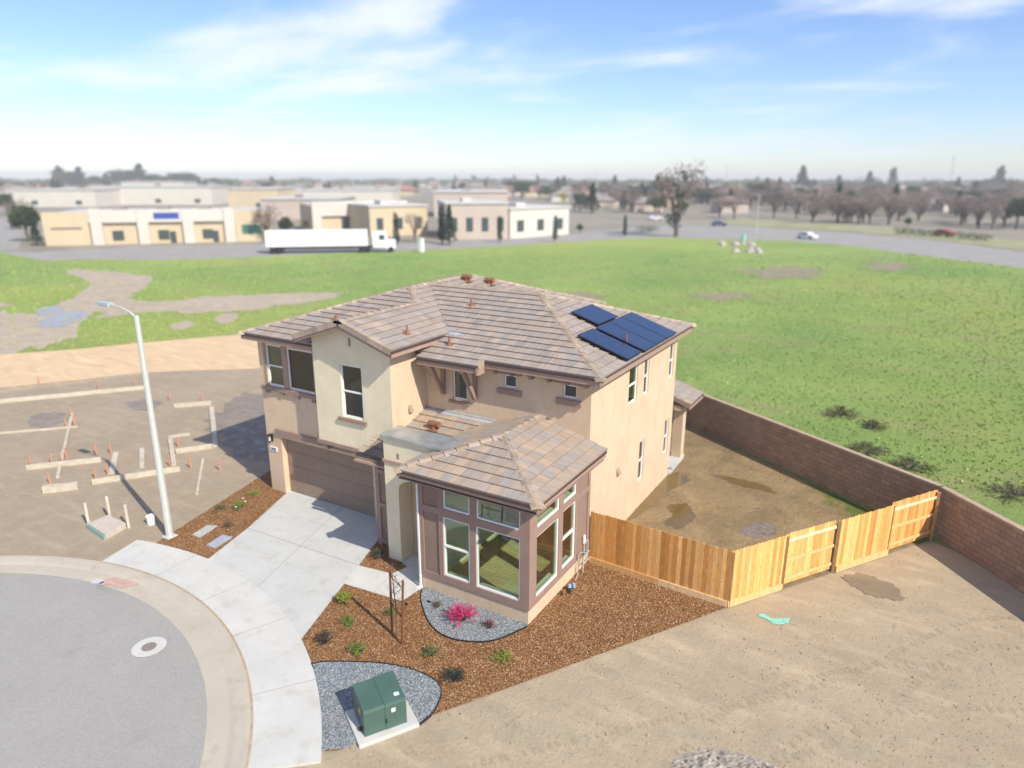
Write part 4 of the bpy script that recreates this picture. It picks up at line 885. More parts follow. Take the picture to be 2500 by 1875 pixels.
# rear porch
mb = MB(); mb.box(-9.32, -8.86, 30.88, 31.34, -.05, 2.62); mb.build('porch_column', TAN, house)
mb = MB(); mb.box(-9.26, -8.90, 30.6, 32.6, 2.5, 2.74); mb.box(-14.0, -9.26, 30.9, 31.3, 2.5, 2.74); mb.build('porch_beam', TAN, house)
tm = MB(); dk = MB(); roofplane(tm, dk, [(-8.46, 30.55, 2.88), (-8.46, 32.7, 2.88), (-13.0, 32.7, 2.88+.33*4.54), (-13.0, 30.55, 2.88+.33*4.54)], (1, 0), seed=30); pro = tm.build('porch_roof', TILE, house); dk.build('roof_deck', DECK, pro)
eave((-8.46, 30.55), (-8.46, 32.7), (1, 0, 0), 2.88, parent=pro, gh=.03); mb = MB(); mb.beam((-8.46, 30.55, 2.80), (-13.0, 30.55, 2.80+.33*4.54), .05, .19); mb.build('fascia', FASCIA, pro)
mb = MB(); mb.prism([(-14, YB+.01), (-8.72, YB+.5), (-8.74, 30.9), (-8.84, 31.5), (-14, 31.5)], -.03, .06); mb.build('patio_slab', CONC2, house)
mb = MB(); mb.box(-9.1, -8.70, YB+.02, YB+.6, -.03, .058); mb.build('patio_slab', CONC2, house)
mb = MB(); mb.tube([(XR+.0, 28.75, .35), (XR+.16, 28.75, .35), (XR+.2, 28.75, .28)], .018, n=6); mb.tube([(XR+.12, 28.66, .42), (XR+.12, 28.84, .42)], .012, n=6); mb.build('hose_bib', BLACK, house)
# pipes on the corner room side
PG = simple('pipe_metal', (.42, .40, .36), .5, .1)
mb = MB(); xp = XR+.07
mb.tube([(xp, 19.62, .0), (xp, 19.62, .95), (xp, 19.85, 1.0), (xp, 19.95, .95), (xp, 19.95, .15)], .022, n=6)
mb.tube([(xp+.02, 19.12, .05), (xp+.02, 19.12, .78), (xp+.06, 19.3, .80), (xp+.06, 19.62, .62)], .020, n=6)
mb.tube([(xp+.12, 19.30, .05), (xp+.12, 19.30, .45), (xp+.1, 19.45, .6), (xp+.08, 19.85, .6)], .028, n=6)
mb.tube([(xp+.12, 19.30, .38), (xp+.1, 19.9, .30)], .02, n=6); mb.tube([(xp+.02, 19.12, .4), (xp+.08, 19.0, .12), (xp+.12, 18.7, .05)], .014, n=6)
mb.build('utility_pipes', PG, house)
mb = MB(); mb.box(XR+.055, XR+.10, 19.52, 19.66, 1.0, 1.28); mb.build('junction_box', STICK, house)
mb = MB(); mb.box(XR+.055, XR+.13, 19.72, 19.84, .50, .62); mb.build('shutoff_valve', simple('valve_blue', (.12, .3, .5), .5), house)
iv = empty('irrigation_valve', (-8.52, 18.15, .03), 'blue and black irrigation valve cluster in the mulch beside the corner room', 'valve')
mb = MB(); mb.tube([(-8.62, 18.30, .04), (-8.50, 18.12, .14), (-8.42, 17.95, .04)], .045, n=8); mb.tube([(-8.6, 17.75, .03), (-8.6, 17.75, .16)], .03, n=8); mb.tube([(-8.50, 18.35, .03), (-8.48, 18.4, .18)], .03, n=8); mb.build('pipe_body', BLACK, iv)
mb = MB(); mb.tube([(-8.50, 18.12, .16), (-8.50, 18.12, .25)], .07, .05, 10); mb.tube([(-8.42, 18.28, .10), (-8.42, 18.28, .22)], .06, .05, 10); mb.build('valve_cap', simple('pale_blue', (.30, .42, .62), .5), iv)

# ------------------------------------------------------------------ fences and block wall
WC = [(.63, .335, .115), (.68, .375, .135), (.72, .41, .155), (.58, .28, .085), (.76, .46, .185), (.52, .24, .07)]
def fence_run(parent, A, B, zt=1.98, zb=.22, back=0., seed=0, tilt=0.):
    A = Vector((*A, 0)); B = Vector((*B, 0)); d = (B-A); l = d.length; d.normalize(); n = Vector((d.y, -d.x, 0)); k = round(l/.142); st = l/k; r = random.Random(seed); mb = MB()
    for i in range(k):
        p = A+d*(i*st+.002)+n*(-back+r.uniform(-.003, .003)); q = A+d*((i+1)*st-.002)+n*(-back+r.uniform(-.003, .003)); c = r.choice(WC); s_ = r.uniform(.9, 1.12); c = (c[0]*s_, c[1]*s_, c[2]*s_)
        z1 = zt+r.uniform(-.012, .012); e = .028; wv = n*-.018
        pr_ = [p+Vector((0, 0, zb)), q+Vector((0, 0, zb)), q+Vector((0, 0, z1-e)), q-d*e+Vector((0, 0, z1)), p+d*e+Vector((0, 0, z1)), p+Vector((0, 0, z1-e))]
        bk = [v+wv for v in pr_]; mb.face(pr_, c); mb.face(bk[::-1], c)
        for j in range(6): mb.face([pr_[j], bk[j], bk[(j+1) % 6], pr_[(j+1) % 6]], c)
    return mb
def lin(A, B, t_): return (A[0]+(B[0]-A[0])*t_, A[1]+(B[1]-A[1])*t_)
def board(mb, A, B, z0, z1, off, th, col):
    A = Vector((*A, 0)); B = Vector((*B, 0)); d = (B-A).normalized(); n = Vector((d.y, -d.x, 0))
    a = A+n*off; b = B+n*off; zc = (z0+z1)/2; mb.beam((a.x, a.y, zc), (b.x, b.y, zc), th, z1-z0, col)
F0, F1, F2 = (-8.70, 20.08), (-3.86, 19.84), (1.62, 28.12)
f1 = empty('wooden_fence', (*F0, 0), 'cedar board fence from the corner room to the fence corner beside the mulch', 'fence')
fence_run(f1, F0, F1, seed=1).build('picket_panel', WOOD, f1)
mb = MB(); board(mb, F0, lin(F0, F1, .53), .02, .24, .022, .04, (.62, .38, .17)); mb.build('kickboard', WOOD, f1)
mb = MB(); board(mb, lin(F0, F1, .531), F1, .02, .24, .022, .04, (.74, .54, .33)); mb.build('kickboard', WOOD, f1)
mb = MB()
for z in (.45, 1.1, 1.75): board(mb, F0, F1, z, z+.09, -.05, .04, (.5, .3, .14))
mb.build('rail', WOOD, f1)
for tt in (.02, .5, .985): p = lin(F0, F1, tt); mb = MB(); mb.box(p[0]-.045, p[0]+.045, p[1]+.08, p[1]+.17, -.1, 1.8, (.45, .27, .12)); mb.build('post', WOOD, f1)
f2 = empty('wooden_fence', (*F1, 0), 'cedar board fence running from the fence corner back to the block wall, gates included', 'fence')
g0, g1, g2 = .235, .475, .745
lt = (.74, .50, .245)
WC = [(min(1, c[0]*1.12), c[1]*1.15, c[2]*1.15) for c in WC]
fence_run(f2, F1, lin(F1, F2, g0), seed=2).build('picket_panel', WOOD, f2); fence_run(f2, lin(F1, F2, g1+.006), lin(F1, F2, g2), seed=3, back=-.03).build('picket_panel', WOOD, f2)
for a, b in ((0, g0), (g1+.006, g2)): mb = MB(); board(mb, lin(F1, F2, a), lin(F1, F2, b), .02, .24, .03 if a == 0 else .06, .04, lt); mb.build('kickboard', WOOD, f2)
for a, b, sd_, zt in ((g0+.004, g1-.008, 4, 1.96), (g2+.004, 1., 5, 2.0)):
    gm = fence_run(f2, lin(F1, F2, a), lin(F1, F2, b), seed=sd_, back=.09, zb=.10, zt=zt).build('gate', WOOD, f2)
    mb = MB()
    for z in (.28, .98, 1.68): board(mb, lin(F1, F2, a), lin(F1, F2, b-.002), z, z+.10, -.045, .04, (.80, .66, .47) if z > 1.6 else lt)
    mb.build('gate_rail', WOOD, gm)
for tt, oo in ((g0, .0), (g1, .0), (g2, .0), (.995, -.1), (0.006, -.08)):
    p = lin(F1, F2, tt); mb = MB(); mb.box(p[0]-.05, p[0]+.05, p[1]-.05, p[1]+.05, -.1, 1.94, (.42, .25, .11), None); mb.build('post', WOOD, f2)
bw = empty('block_wall', (-9.26, 35.36, 0), 'long brown concrete block wall behind the muddy back yard', 'wall')
WP = [(-31.0, 49.0), (-9.26, 35.45), (1.66, 28.62), (4.05, 26.02), (12.5, 15.6)]
mb = MB(); mc_ = MB(); ul = 0
for A, B in zip(WP[:-1], WP[1:]):
    A = Vector((*A, 0)); B = Vector((*B, 0)); d = (B-A); l = d.length; d.normalize(); n = Vector((d.y, -d.x, 0))*.1; up = Vector((0, 0, 1.93))
    for s_ in (1, -1):
        a, b = A+n*s_, B+n*s_; mb.face([a, b, b+up, a+up], None, [(ul, 0), (ul+l, 0), (ul+l, 1.93), (ul, 1.93)])
    ul += l; mc_.beam((A.x, A.y, 1.965), (B.x+d.x*.05, B.y+d.y*.05, 1.965), .23, .07)
mb.build('masonry', BLOCK, bw); mc_.build('coping', BLOCKCAP, bw)

# ------------------------------------------------------------------ transformer, lamp post, stakes, plants
ta = R_(58.8); tp = Vector((-10.03, 10.62, 0))
tf = empty('utility_cabinet', tp, 'dark green metal utility cabinet on a concrete pad in the gravel', 'utility cabinet')
TM = Matrix.Translation(tp) @ Matrix.Rotation(ta, 4, 'Z')     # local +x along the front, -y... front faces local -y
def tbox(mat, name, bs, parent=tf):
    mb = MB()
    for b in bs: mb.box(*b, mat=TM)
    return mb.build(name, mat, parent)
tbox(CONC2, 'concrete_pad', [(-.72, .78, -.62, .62, -.05, .10)])
def cab(x0, x1, name, top_off=0.):
    mb = MB(); f = -.44; bk = .46; z0 = .10; zf = .78; zt = .86
    prof = [(f, z0), (f, zf-.03), (f+.015, zf+.0), (f+.05, zf+.02), (bk, zt+.09), (bk, z0)]
    if top_off: prof = [(f-top_off, z0), (f-top_off, zf-.02), (f+.015-top_off, zf+.015), (f+.05, zf+.035), (bk+top_off, zt+.105), (bk+top_off, z0)]
    L0 = [TM @ Vector((x0, y, z)) for y, z in prof]; L1 = [TM @ Vector((x1, y, z)) for y, z in prof]; k = len(prof)
    mb.face(L0); mb.face(L1[::-1])
    for i in range(k): mb.face([L0[i], L1[i], L1[(i+1) % k], L0[(i+1) % k]])
    return mb.build(name, GREENP, tf)
cab(-.52, -.006, 'cabinet_body'); cab(-.002, .53, 'cabinet_door', .012)
tbox(STICK, 'warning_label', [(.15, .25, -.466, -.454, .56, .66)]); mb = MB()
tt_ = [TM @ Vector(p) for p in ((.30, -.30, .845), (.42, -.30, .845), (.42, -.20, .857), (.30, -.20, .857))]; mb.face([p+Vector((0, 0, .004)) for p in tt_]); mb.build('warning_label', STICK, tf)
tbox(YELL, 'warning_sticker', [(-.527, -.522, -.12, .0, .50, .64)]); tbox(BLACK, 'latch', [(.0, .03, -.475, -.457, .30, .42)]); tbox(BLACK, 'lock', [(-.60, -.53, -.22, -.16, .12, .20)])
lb = Vector((-22.93, 13.68, 0)); lp = empty('street_lamp', lb, 'tall pale concrete street lamp standing at the sidewalk end on the left', 'street lamp')
mb = MB(); mb.tube([lb+Vector((0, 0, -.1)), lb+Vector((0, 0, 8.4))], .135, .085, 8); mb.build('pole', POLE, lp)
arm = [lb+Vector((0, 0, 8.3)), lb+Vector((-.3, 0.0, 8.48)), lb+Vector((-.8, .0, 8.6)), lb+Vector((-1.5, 0, 8.66))]
mb = MB(); mb.tube(arm, .035, .028, 8); mb.build('arm', POLE, lp)
mb = MB(); e = arm[-1]; mb.box(e.x-.62, e.x+.08, e.y-.13, e.y+.13, e.z-.06, e.z+.05); mb.box(e.x-.55, e.x-.1, e.y-.10, e.y+.10, e.z-.09, e.z-.06); mb.build('lamp_head', FLASH, lp)
mb = MB(); mb.box(lb.x-.2, lb.x+.2, lb.y-.2, lb.y+.2, -.05, .06); mb.build('base', CONC2, lp)

def leaves(mb, c, rx, rz, n, ls, r, col=None, flat=False, shape='ball'):
    for _ in range(n):
        while True:
            p = Vector((r.uniform(-1, 1), r.uniform(-1, 1), r.uniform(-1 if shape == 'ball' else 0, 1)))
            if p.length < 1: break
        if shape == 'shrub': p = p.normalized()*(p.length**.6)
        q = Vector((p.x*rx, p.y*rx, p.z*rz))+c; a = Vector((r.gauss(0, 1), r.gauss(0, 1), r.gauss(0, .7))).normalized(); b = a.cross(Vector((r.gauss(0, 1), r.gauss(0, 1), r.gauss(0, 1)))).normalized(); s_ = ls*r.uniform(.6, 1.3)
        mb.face([q-a*s_, q+b*s_*.45, q+a*s_, q-b*s_*.45])
def shrub(x, y, rad, h, mat, n, ls, label, cat='shrub', name='shrub', mat2=None, seed=0, blobs=5, flowers=None):
    r = random.Random(seed); o = empty(name, (x, y, .03), label, cat); mb = MB(); m2 = MB(); st = MB(); ns = blobs*9; k_ = ls*.7; rad *= 1.22; h *= 1.3
    for k in range(ns):
        a = r.uniform(0, 6.28); sp = r.uniform(.1, 1.)**.7; tip = Vector((math.cos(a)*rad*sp*r.uniform(.75, 1.15), math.sin(a)*rad*sp*r.uniform(.75, 1.15), h*(1.05-.55*sp*sp)*r.uniform(.7, 1.15)))
        b0_ = Vector((x, y, .02)); mid = b0_+Vector((tip.x*.45, tip.y*.45, tip.z*.65)); e_ = b0_+tip; st.tube([b0_, mid, e_], .006, .003, 4, cap=False); tgt = m2 if mat2 and k % 3 == 0 else mb
        for q in range(max(6, int(2.2*n/ns))):
            u = r.uniform(.35, 1.05); c = mid.lerp(e_, (u-.35)/.65)+Vector((r.gauss(0, k_), r.gauss(0, k_), r.gauss(0, k_*.8))); v1 = Vector((r.gauss(0, 1), r.gauss(0, 1), r.gauss(0, .8))).normalized(); v2 = v1.cross(Vector((r.gauss(0, 1), r.gauss(0, 1), r.gauss(0, 1)))).normalized(); s_ = k_*r.uniform(.6, 1.2)
            tgt.face([c-v1*s_, c+v2*s_*.42, c+v1*s_, c-v2*s_*.42])
    st.build('stem', BARK, o); mb.build('foliage', mat, o)
    if mat2: m2.build('foliage', mat2, o)
    if flowers:
        fm = MB()
        for fx, fy, fz in flowers:
            for k in range(6): a = k*math.pi/3; fm.face([(x+fx, y+fy, .03+fz), (x+fx+.06*math.cos(a-.3), y+fy+.06*math.sin(a-.3), .05+fz), (x+fx+.06*math.cos(a+.3), y+fy+.06*math.sin(a+.3), .05+fz)])
        fm.build('flower', STICK, o)
    return o
shrub(-14.29, 13.8, .27, .34, LEAF['lime'], 520, .035, 'lime green shrub in mulch nearest the walkway and driveway edge', seed=1)
shrub(-13.45, 13.06, .30, .16, LEAF['green'], 320, .03, 'sprawling green plant in mulch between lime shrub and dark red shrub', seed=2)
shrub(-13.34, 12.06, .25, .34, LEAF['dark'], 480, .03, 'dark red-tipped shrub in mulch beside the sidewalk curve', mat2=LEAF['darkred'], seed=3)
shrub(-12.34, 12.29, .32, .18, LEAF['green'], 380, .032, 'spreading green plant in mulch behind the cabinet gravel bed', seed=4)
shrub(-10.42, 13.21, .27, .22, LEAF['olive'], 300, .03, 'sparse olive green plant between the two gravel beds', mat2=LEAF['green'], seed=5)
shrub(-8.62, 14.17, .34, .13, LEAF['lime'], 420, .03, 'low bright green plant alone in mulch right of the window gravel bed', seed=6, blobs=6)
shrub(-9.32, 12.74, .32, .24, LEAF['dark'], 620, .034, 'blackish low shrub in mulch right of the cabinet gravel bed', mat2=LEAF['bluegreen'], seed=7)
shrub(-10.54, 14.98, .46, .42, LEAF['pink'], 1500, .03, 'bright pink flowering shrub in the gravel below the tall windows', mat2=LEAF['magenta'], seed=8, blobs=8)
shrub(-9.67, 15.09, .20, .24, LEAF['dullpink'], 300, .026, 'small dusty red shrub right of the bright pink shrub', mat2=LEAF['darkred'], seed=9)
shrub(-11.62, 15.15, .17, .18, LEAF['olive'], 160, .026, 'small sparse reddish plant at left end of the window gravel bed', mat2=LEAF['dullpink'], seed=10)
shrub(-12.64, 14.12, .18, .2, LEAF['green'], 150, .03, 'small green plant behind the staked young tree', seed=11)
shrub(-15.20, 16.45, .26, .30, LEAF['dark'], 420, .032, 'dark shrub in the mulch corner beside the arched porch', mat2=LEAF['olive'], seed=12)
shrub(-23.1, 17.67, .30, .14, LEAF['lime'], 300, .032, 'low lime plant in mulch closest to the garage corner', seed=13)
shrub(-23.2, 16.09, .27, .14, LEAF['olive'], 260, .03, 'dull green plant at outer edge of mulch strip left of driveway', seed=14)
shrub(-22.55, 16.49, .30, .28, LEAF['green'], 420, .034, 'green plant with white flowers in mulch strip left of driveway', mat2=LEAF['lime'], seed=15, flowers=[(-.05, .28, .34), (.3, .12, .36), (.1, -.2, .2)])
shrub(-21.69, 15.29, .26, .16, LEAF['olive'], 240, .03, 'small brownish plant beside the stepping slabs', mat2=LEAF['darkred'], seed=16)
for pts, lab in ((((-22.3, 14.16), (-22.46, 14.95), (-22.08, 15.12), (-21.86, 14.19)), 'weathered light grey stone slab lying in mulch, farther from the driveway'), (((-21.16, 13.93), (-21.32, 14.74), (-20.84, 14.82), (-20.71, 13.97)), 'bluish grey stone slab lying in mulch, against the driveway edge')):
    mb = MB(); mb.prism([(a*1., b) for a, b in pts], .0, .055); tag(mb.build('stone_slab', simple('slab_a' if 'light' in lab else 'slab_b', (.40, .41, .37) if 'light' in lab else (.34, .36, .41), .8, .15, 5, .004, 20), org=(pts[0][0], pts[0][1], 0)), lab, 'slab')
for i, (x, y) in enumerate(((-12.54, 14.76), (-12.0, 15.22))): mb = MB(); mb.tube([(x, y, .03), (x, y, .10)], .03, .025, 8); mb.box(x-.06, x+.05, y-.015, y+.015, .08, .11); tag(mb.build('sprinkler', BLACK, org=(x, y, .03)), ('small black sprinkler head in mulch by the walkway', 'small black sprinkler head in the window gravel bed')[i], 'sprinkler')
# young tree with two stakes
yt = empty('young_tree', (-11.77, 13.35, .03), 'leafless young tree tied between two brown stakes', 'tree')
r = random.Random(4); tr = MB(); path = [Vector((-11.77+.03*math.sin(z*2.1), 13.35+.02*math.cos(z*1.7), z)) for z in [0, .5, 1, 1.5, 2.0, 2.45]]; tr.tube(path, .022, .010, 7); tr.build('trunk', BARK, yt)
bm_ = MB()
for k in range(26):
    z = r.uniform(1.1, 2.4); a = r.uniform(0, 6.28); l = r.uniform(.2, .5)*(1.3-.3*z/2); p = Vector((-11.77, 13.35, z)); d = Vector((math.cos(a), math.sin(a), .9)).normalized()
    q = p+d*l*.5; e2 = q+(d+Vector((r.uniform(-.3, .3), r.uniform(-.3, .3), .2))).normalized()*l*.5; bm_.tube([p, q, e2], .006, .0025, 4, cap=False)
    if k % 2: bm_.tube([q, q+Vector((math.cos(a+1), math.sin(a+1), .6)).normalized()*l*.4], .004, .002, 4, cap=False)
bm_.build('branches', BARK, yt)
lm = MB()
for k in range(3): leaves(lm, Vector((-11.77, 13.35, 1.9+k*.25)), .25, .2, 14, .02, r)
lm.build('buds', LEAF['dullpink'], yt)
for (x, y, x2), lab in (((-12.02, 13.44, -11.98), 'brown wooden stake left of the young tree'), ((-11.45, 13.19, -11.30), 'brown wooden stake right of the young tree')):
    mb = MB(); mb.tube([(x, y, -.05), (x2, y, 2.16)], .034, .034, 8); tag(mb.build('tree_stake', STAKE, org=(x, y, 0)), lab, 'stake')
mb = MB()
for z in (1.95, .95):
    a = Vector((-11.99, 13.44, z+.12)); b = Vector((-11.38, 13.19, z-.02)); mb.tube([a, Vector((-11.77, 13.30, z+.06)), b], .014, n=6); mb.tube([a, Vector((-11.77, 13.40, z+.06)), b], .010, n=6)
mb.build('tie_strap', BLACK, yt)

# ------------------------------------------------------------------ building site at the left
def gp(x, y): return G(x/3.95, 950+y/3.95)
def flat_board(a, b, lab, wd=.09, ht=.24, grp='form boards laid out on the graded lot'):
    a = gp(*a); b = gp(*b); mb = MB(); mb.beam((a.x, a.y, ht/2), (b.x, b.y, ht/2), wd, ht); o = tag(mb.build('form_board', LUM, org=(a.x, a.y, 0)), lab, 'board', grp); return o
flat_board((-150, 150), (1400, 0), 'longest pale form board, crossing the graded lot nearest the tan bank')
flat_board((-100, 440), (750, 370), 'pale board farther left, second row in front of the tan bank', .07, .1)
flat_board((260, 780), (980, 700), 'long pale form board crossed by the leaning pinkish board, left of the lamp'); flat_board((420, 1000), (760, 960), 'short thick pale board in front of the crossed boards', .22, .3)
flat_board((560, 860), (700, 250), 'pinkish grey board running away from the viewer on the far left', .14, .12); flat_board((890, 920), (1740, 790), 'long pale form board passing behind the street lamp')
flat_board((1680, 180), (2040, 150), 'pale board at the far side of the small formed square'); flat_board((2040, 180), (2080, 560), 'grey board on the house side of the formed square', .25, .10)
flat_board((1700, 620), (2050, 570), 'pale board at the near side of the formed square'); flat_board((1680, 740), (1640, 480), 'short grey board on the lamp side of the formed square', .2, .10)
flat_board((1630, 470), (1830, 440), 'short grey board inside the formed square', .2, .1); flat_board((1960, 680), (1900, 1020), 'lone grey board pointing toward the driveway mulch', .12, .08)
flat_board((1120, 620), (1080, 820), 'short bluish grey board left of the street lamp', .25, .08); flat_board((1370, 580), (1370, 760), 'short upright-looking grey board just left of the lamp shadow', .2, .08)
OS = [(300, 730), (500, 700), (600, 700), (480, 890), (640, 640), (690, 250), (640, 350), (720, 330), (930, 610), (1070, 600), (920, 840), (1040, 800), (1640, 720), (1840, 740), (1950, 90), (1640, 80), (2120, 760), (1720, 530), (380, -70), (950, -30), (1300, -60)]
for i, (x, y) in enumerate(OS):
    p = gp(x, y+25); mb = MB(); mb.box(p.x-.025, p.x+.025, p.y-.025, p.y+.025, -.05, .55); o = mb.build('survey_stake', ORANGE, org=(p.x, p.y, 0)); tag(o, 'short orange-painted stake among the form boards on the graded lot', 'stake', 'orange stakes among the form boards')
p = Vector((-24.48, 13.95, 0)); mb = MB(); mb.tube([p, p+Vector((0, 0, .36))], .14, .17, 16); bk = tag(mb.build('bucket', STICK, org=p), 'white plastic bucket on soil beside the street lamp base', 'bucket')
tb = empty('formwork_box', (-25.5, 12.85, 0), 'pale plywood formwork box with upright posts beside the sidewalk end', 'formwork')
mb = MB(); mb.prism([(-26.2, 12.5), (-26.24, 13.3), (-24.99, 13.26), (-24.76, 12.32)][::-1], -.02, .22); mb.build('plywood_top', simple('plywood_pale', (.50, .44, .38), .8, .1), tb)
mb = MB(); mb.beam((-26.25, 12.47, .1), (-24.75, 12.28, .1), .03, .2); mb.build('front_edge', simple('teal_board', (.28, .46, .40), .8, .1), tb)
for x, y in ((-26.35, 12.6), (-26.2, 13.35), (-24.9, 13.3)): mb = MB(); mb.beam((x, y, 0), (x-.12, y+.05, .95), .09, .09); mb.build('post', LUM, tb)

# ------------------------------------------------------------------ background
def rough_pts(p, j): return p
sheet('main_road', [Vector((p.x, p.y, 0)) for p in [GD(*q) for q in ((-500, 640), (0, 560), (90, 566), (180, 563), (350, 565), (600, 557), (800, 547), (1000, 541), (1200, 528), (1420, 517), (1600, 520), (1700, 523), (1840, 535), (1990, 557), (2212, 585), (2600, 645), (2600, 590), (2212, 545), (1990, 517), (1830, 503), (1700, 495), (1560, 486), (1400, 488), (1280, 500), (1130, 512), (980, 520), (800, 528), (560, 527), (300, 533), (60, 545), (-100, 540), (-500, 600))]], .002, ROAD)
sheet('side_road', [GD(*q) for q in ((-300, 560), (40, 540), (50, 500), (0, 470), (-300, 480))], .0, ROAD)
sheet('verge', [GD(*q) for q in ((1500, 484), (1560, 484), (1700, 492), (1830, 500), (1990, 514), (2212, 541), (2400, 565), (2400, 545), (2212, 520), (1990, 500), (1830, 486), (1600, 472))], .012, simple('verge', (.30, .30, .16), .95, .2, .2))
CW = simple('cream_wall', (.56, .46, .31), .9, .06, .2); WW = simple('white_wall', (.58, .55, .49), .9, .05, .2); RW = simple('white_roof', (.52, .51, .49), .8, .06, .1); PINKW = simple('blush_wall', (.50, .42, .355), .9, .06, .2); DKW = simple('dark_glazing', (.06, .08, .08), .2, .1); GRG = simple('green_glazing', (.05, .16, .13), .3, .1)
TILER = simple('red_tile_far', (.34, .185, .14), .9, .15, .3); TILEG = simple('grey_shingle_far', (.27, .24, .22), .9, .15, .3); TILEB = simple('brown_shingle_far', (.22, .165, .135), .9, .15, .3)
def basis(a, b):
    a = Vector((a[0], a[1], 0)); b = Vector((b[0], b[1], 0)); d = (b-a); l = d.length; d.normalize(); n = Vector((-d.y, d.x, 0))   # n points away when a->b runs left to right
    return Matrix(((d.x, n.x, 0, a.x), (d.y, n.y, 0, a.y), (0, 0, 1, 0), (0, 0, 0, 1))), l
def zone(px, py):
    for lim, nm in ((130, 'at the far left'), (300, 'behind the storefront left half'), (470, 'behind the blue sign'), (640, 'behind the storefront right end'), (830, 'behind the trailer'), (1000, 'behind the truck cab'), (1180, 'behind the blush office'), (1400, 'behind the pale offices'), (1560, 'left of the lone tree'), (1700, 'behind the lone tree'), (1840, 'behind the boulder pile'), (1980, 'by the slim street light'), (2120, 'above the pale small car'), (2260, 'left of the red car'), (2400, 'behind the red car'), (9999, 'at the far right edge')):
        if px < lim: break
    return nm+(', on the skyline' if py < 454 else ', far back' if py < 468 else ', halfway back' if py < 492 else ', nearest the road')
# strip mall
SA, SB = (-147.0, 72.0), (-119.5, 102.6)
T_, l = basis(SA, SB); b0 = empty('store_building', (*SA, 0), 'long cream and white storefront with a blue sign, at the far left beyond the field', 'store')
def bb(name, mat, bs, par, T=None):
    mb = MB()
    for q in bs: mb.box(*q, mat=T)
    return mb.build(name, mat, par)
bb('wall', CW, [(0, l, .6, 26, -.1, 5.7), (0, l*.19, .2, .6, -.1, 6.3), (l*.84, l, .2, .6, -.1, 6.3)], b0, T_); bb('roof', RW, [(.3, l-.3, .9, 25.5, 5.7, 5.9)], b0, T_)
bb('parapet', WW, [(l*.19, l*.84, -.1, .7, 4.2, 6.6)], b0, T_)
for k, u in enumerate((.20, .40, .60, .79)): bb('pilaster', WW, [(l*u, l*u+2.0, -.4, .6, -.1, 6.9 if k in (0, 3) else 6.6)], b0, T_)
for u in (.27, .47, .66): bb('roof_unit', TILEG, [(l*u, l*u+2.4, 6, 8.4, 5.9, 7.1)], b0, T_)
for u in (.22, .42, .62): bb('shop_window', DKW, [(l*u+2.6, l*u+4.6, .5, .6, .7, 2.6)], b0, T_)
bb('sign_panel', BLUE, [(l*.475, l*.475+4.6, -.16, -.1, 4.8, 6.0)], b0, T_); bb('window', GRG, [(l*.87, l*.96, .1, .2, 1.6, 3.4)], b0, T_); bb('band', TILEB, [(l*.03, l*.16, .15, .2, 3.0, 3.4)], b0, T_)
for u in (.535, .73): bb('door', DKW, [(l*u, l*u+1.1, .5, .6, 0, 2.3)], b0, T_)
# second store
SA, SB = (-126, 121), (-112.5, 139.5); T_, l = basis(SA, SB); b1 = empty('store_building', (*SA, 0), 'white storefront with a round blue sign behind the parked truck', 'store')
bb('wall', CW, [(0, l, .6, 22, -.1, 6.2)], b1, T_); bb('roof', RW, [(.3, l-.3, .9, 21.5, 6.2, 6.4)], b1, T_); bb('parapet', WW, [(0, l, -.1, .7, 4.0, 7.4)], b1, T_)
for u in (.0, .46, .90): bb('pilaster', WW, [(l*u, l*u+2.2, -.4, .6, -.1, 7.4)], b1, T_)
bb('sign_panel', BLUE, [(l*.70, l*.70+1.7, -.16, -.1, 5.2, 6.7)], b1, T_); bb('window', DKW, [(l*.30, l*.40, .5, .6, 1.0, 3.8)], b1, T_)
# offices
def office(px0, py0, px1, py1, h, mat, lab, depth=22, name='office_building', wins=4, roofm=RW, roundtop=False):
    A = G(px0, py0); B = G(px1, py1); T_, l = basis(A, B); o = empty(name, A, lab, 'building')
    bb('wall', mat, [(0, l, 0, depth, -.1, h)], o, T_); bb('roof', roofm, [(-.3, l+.3, -.3, depth, h, h+.35), (l*.3, l*.45, 4, 8, h+.35, h+1.2)], o, T_)
    for k in range(wins): u = (k+.5)/wins; bb('window', DKW, [(l*u-l*.055, l*u+l*.055, -.05, 0, h*.22, h*.62)], o, T_)
    return o
office(905, 578, 1045, 572, 6.5, CW, 'blush low office block right of the truck cab', 16, wins=3)
office(1090, 585, 1240, 583, 7.4, PINKW, 'pale office block with dark window, mid-distance behind the road', 20, wins=4)
office(1245, 583, 1388, 572, 6.2, WW, 'cream office block at the right end of the white group', 18, wins=3)
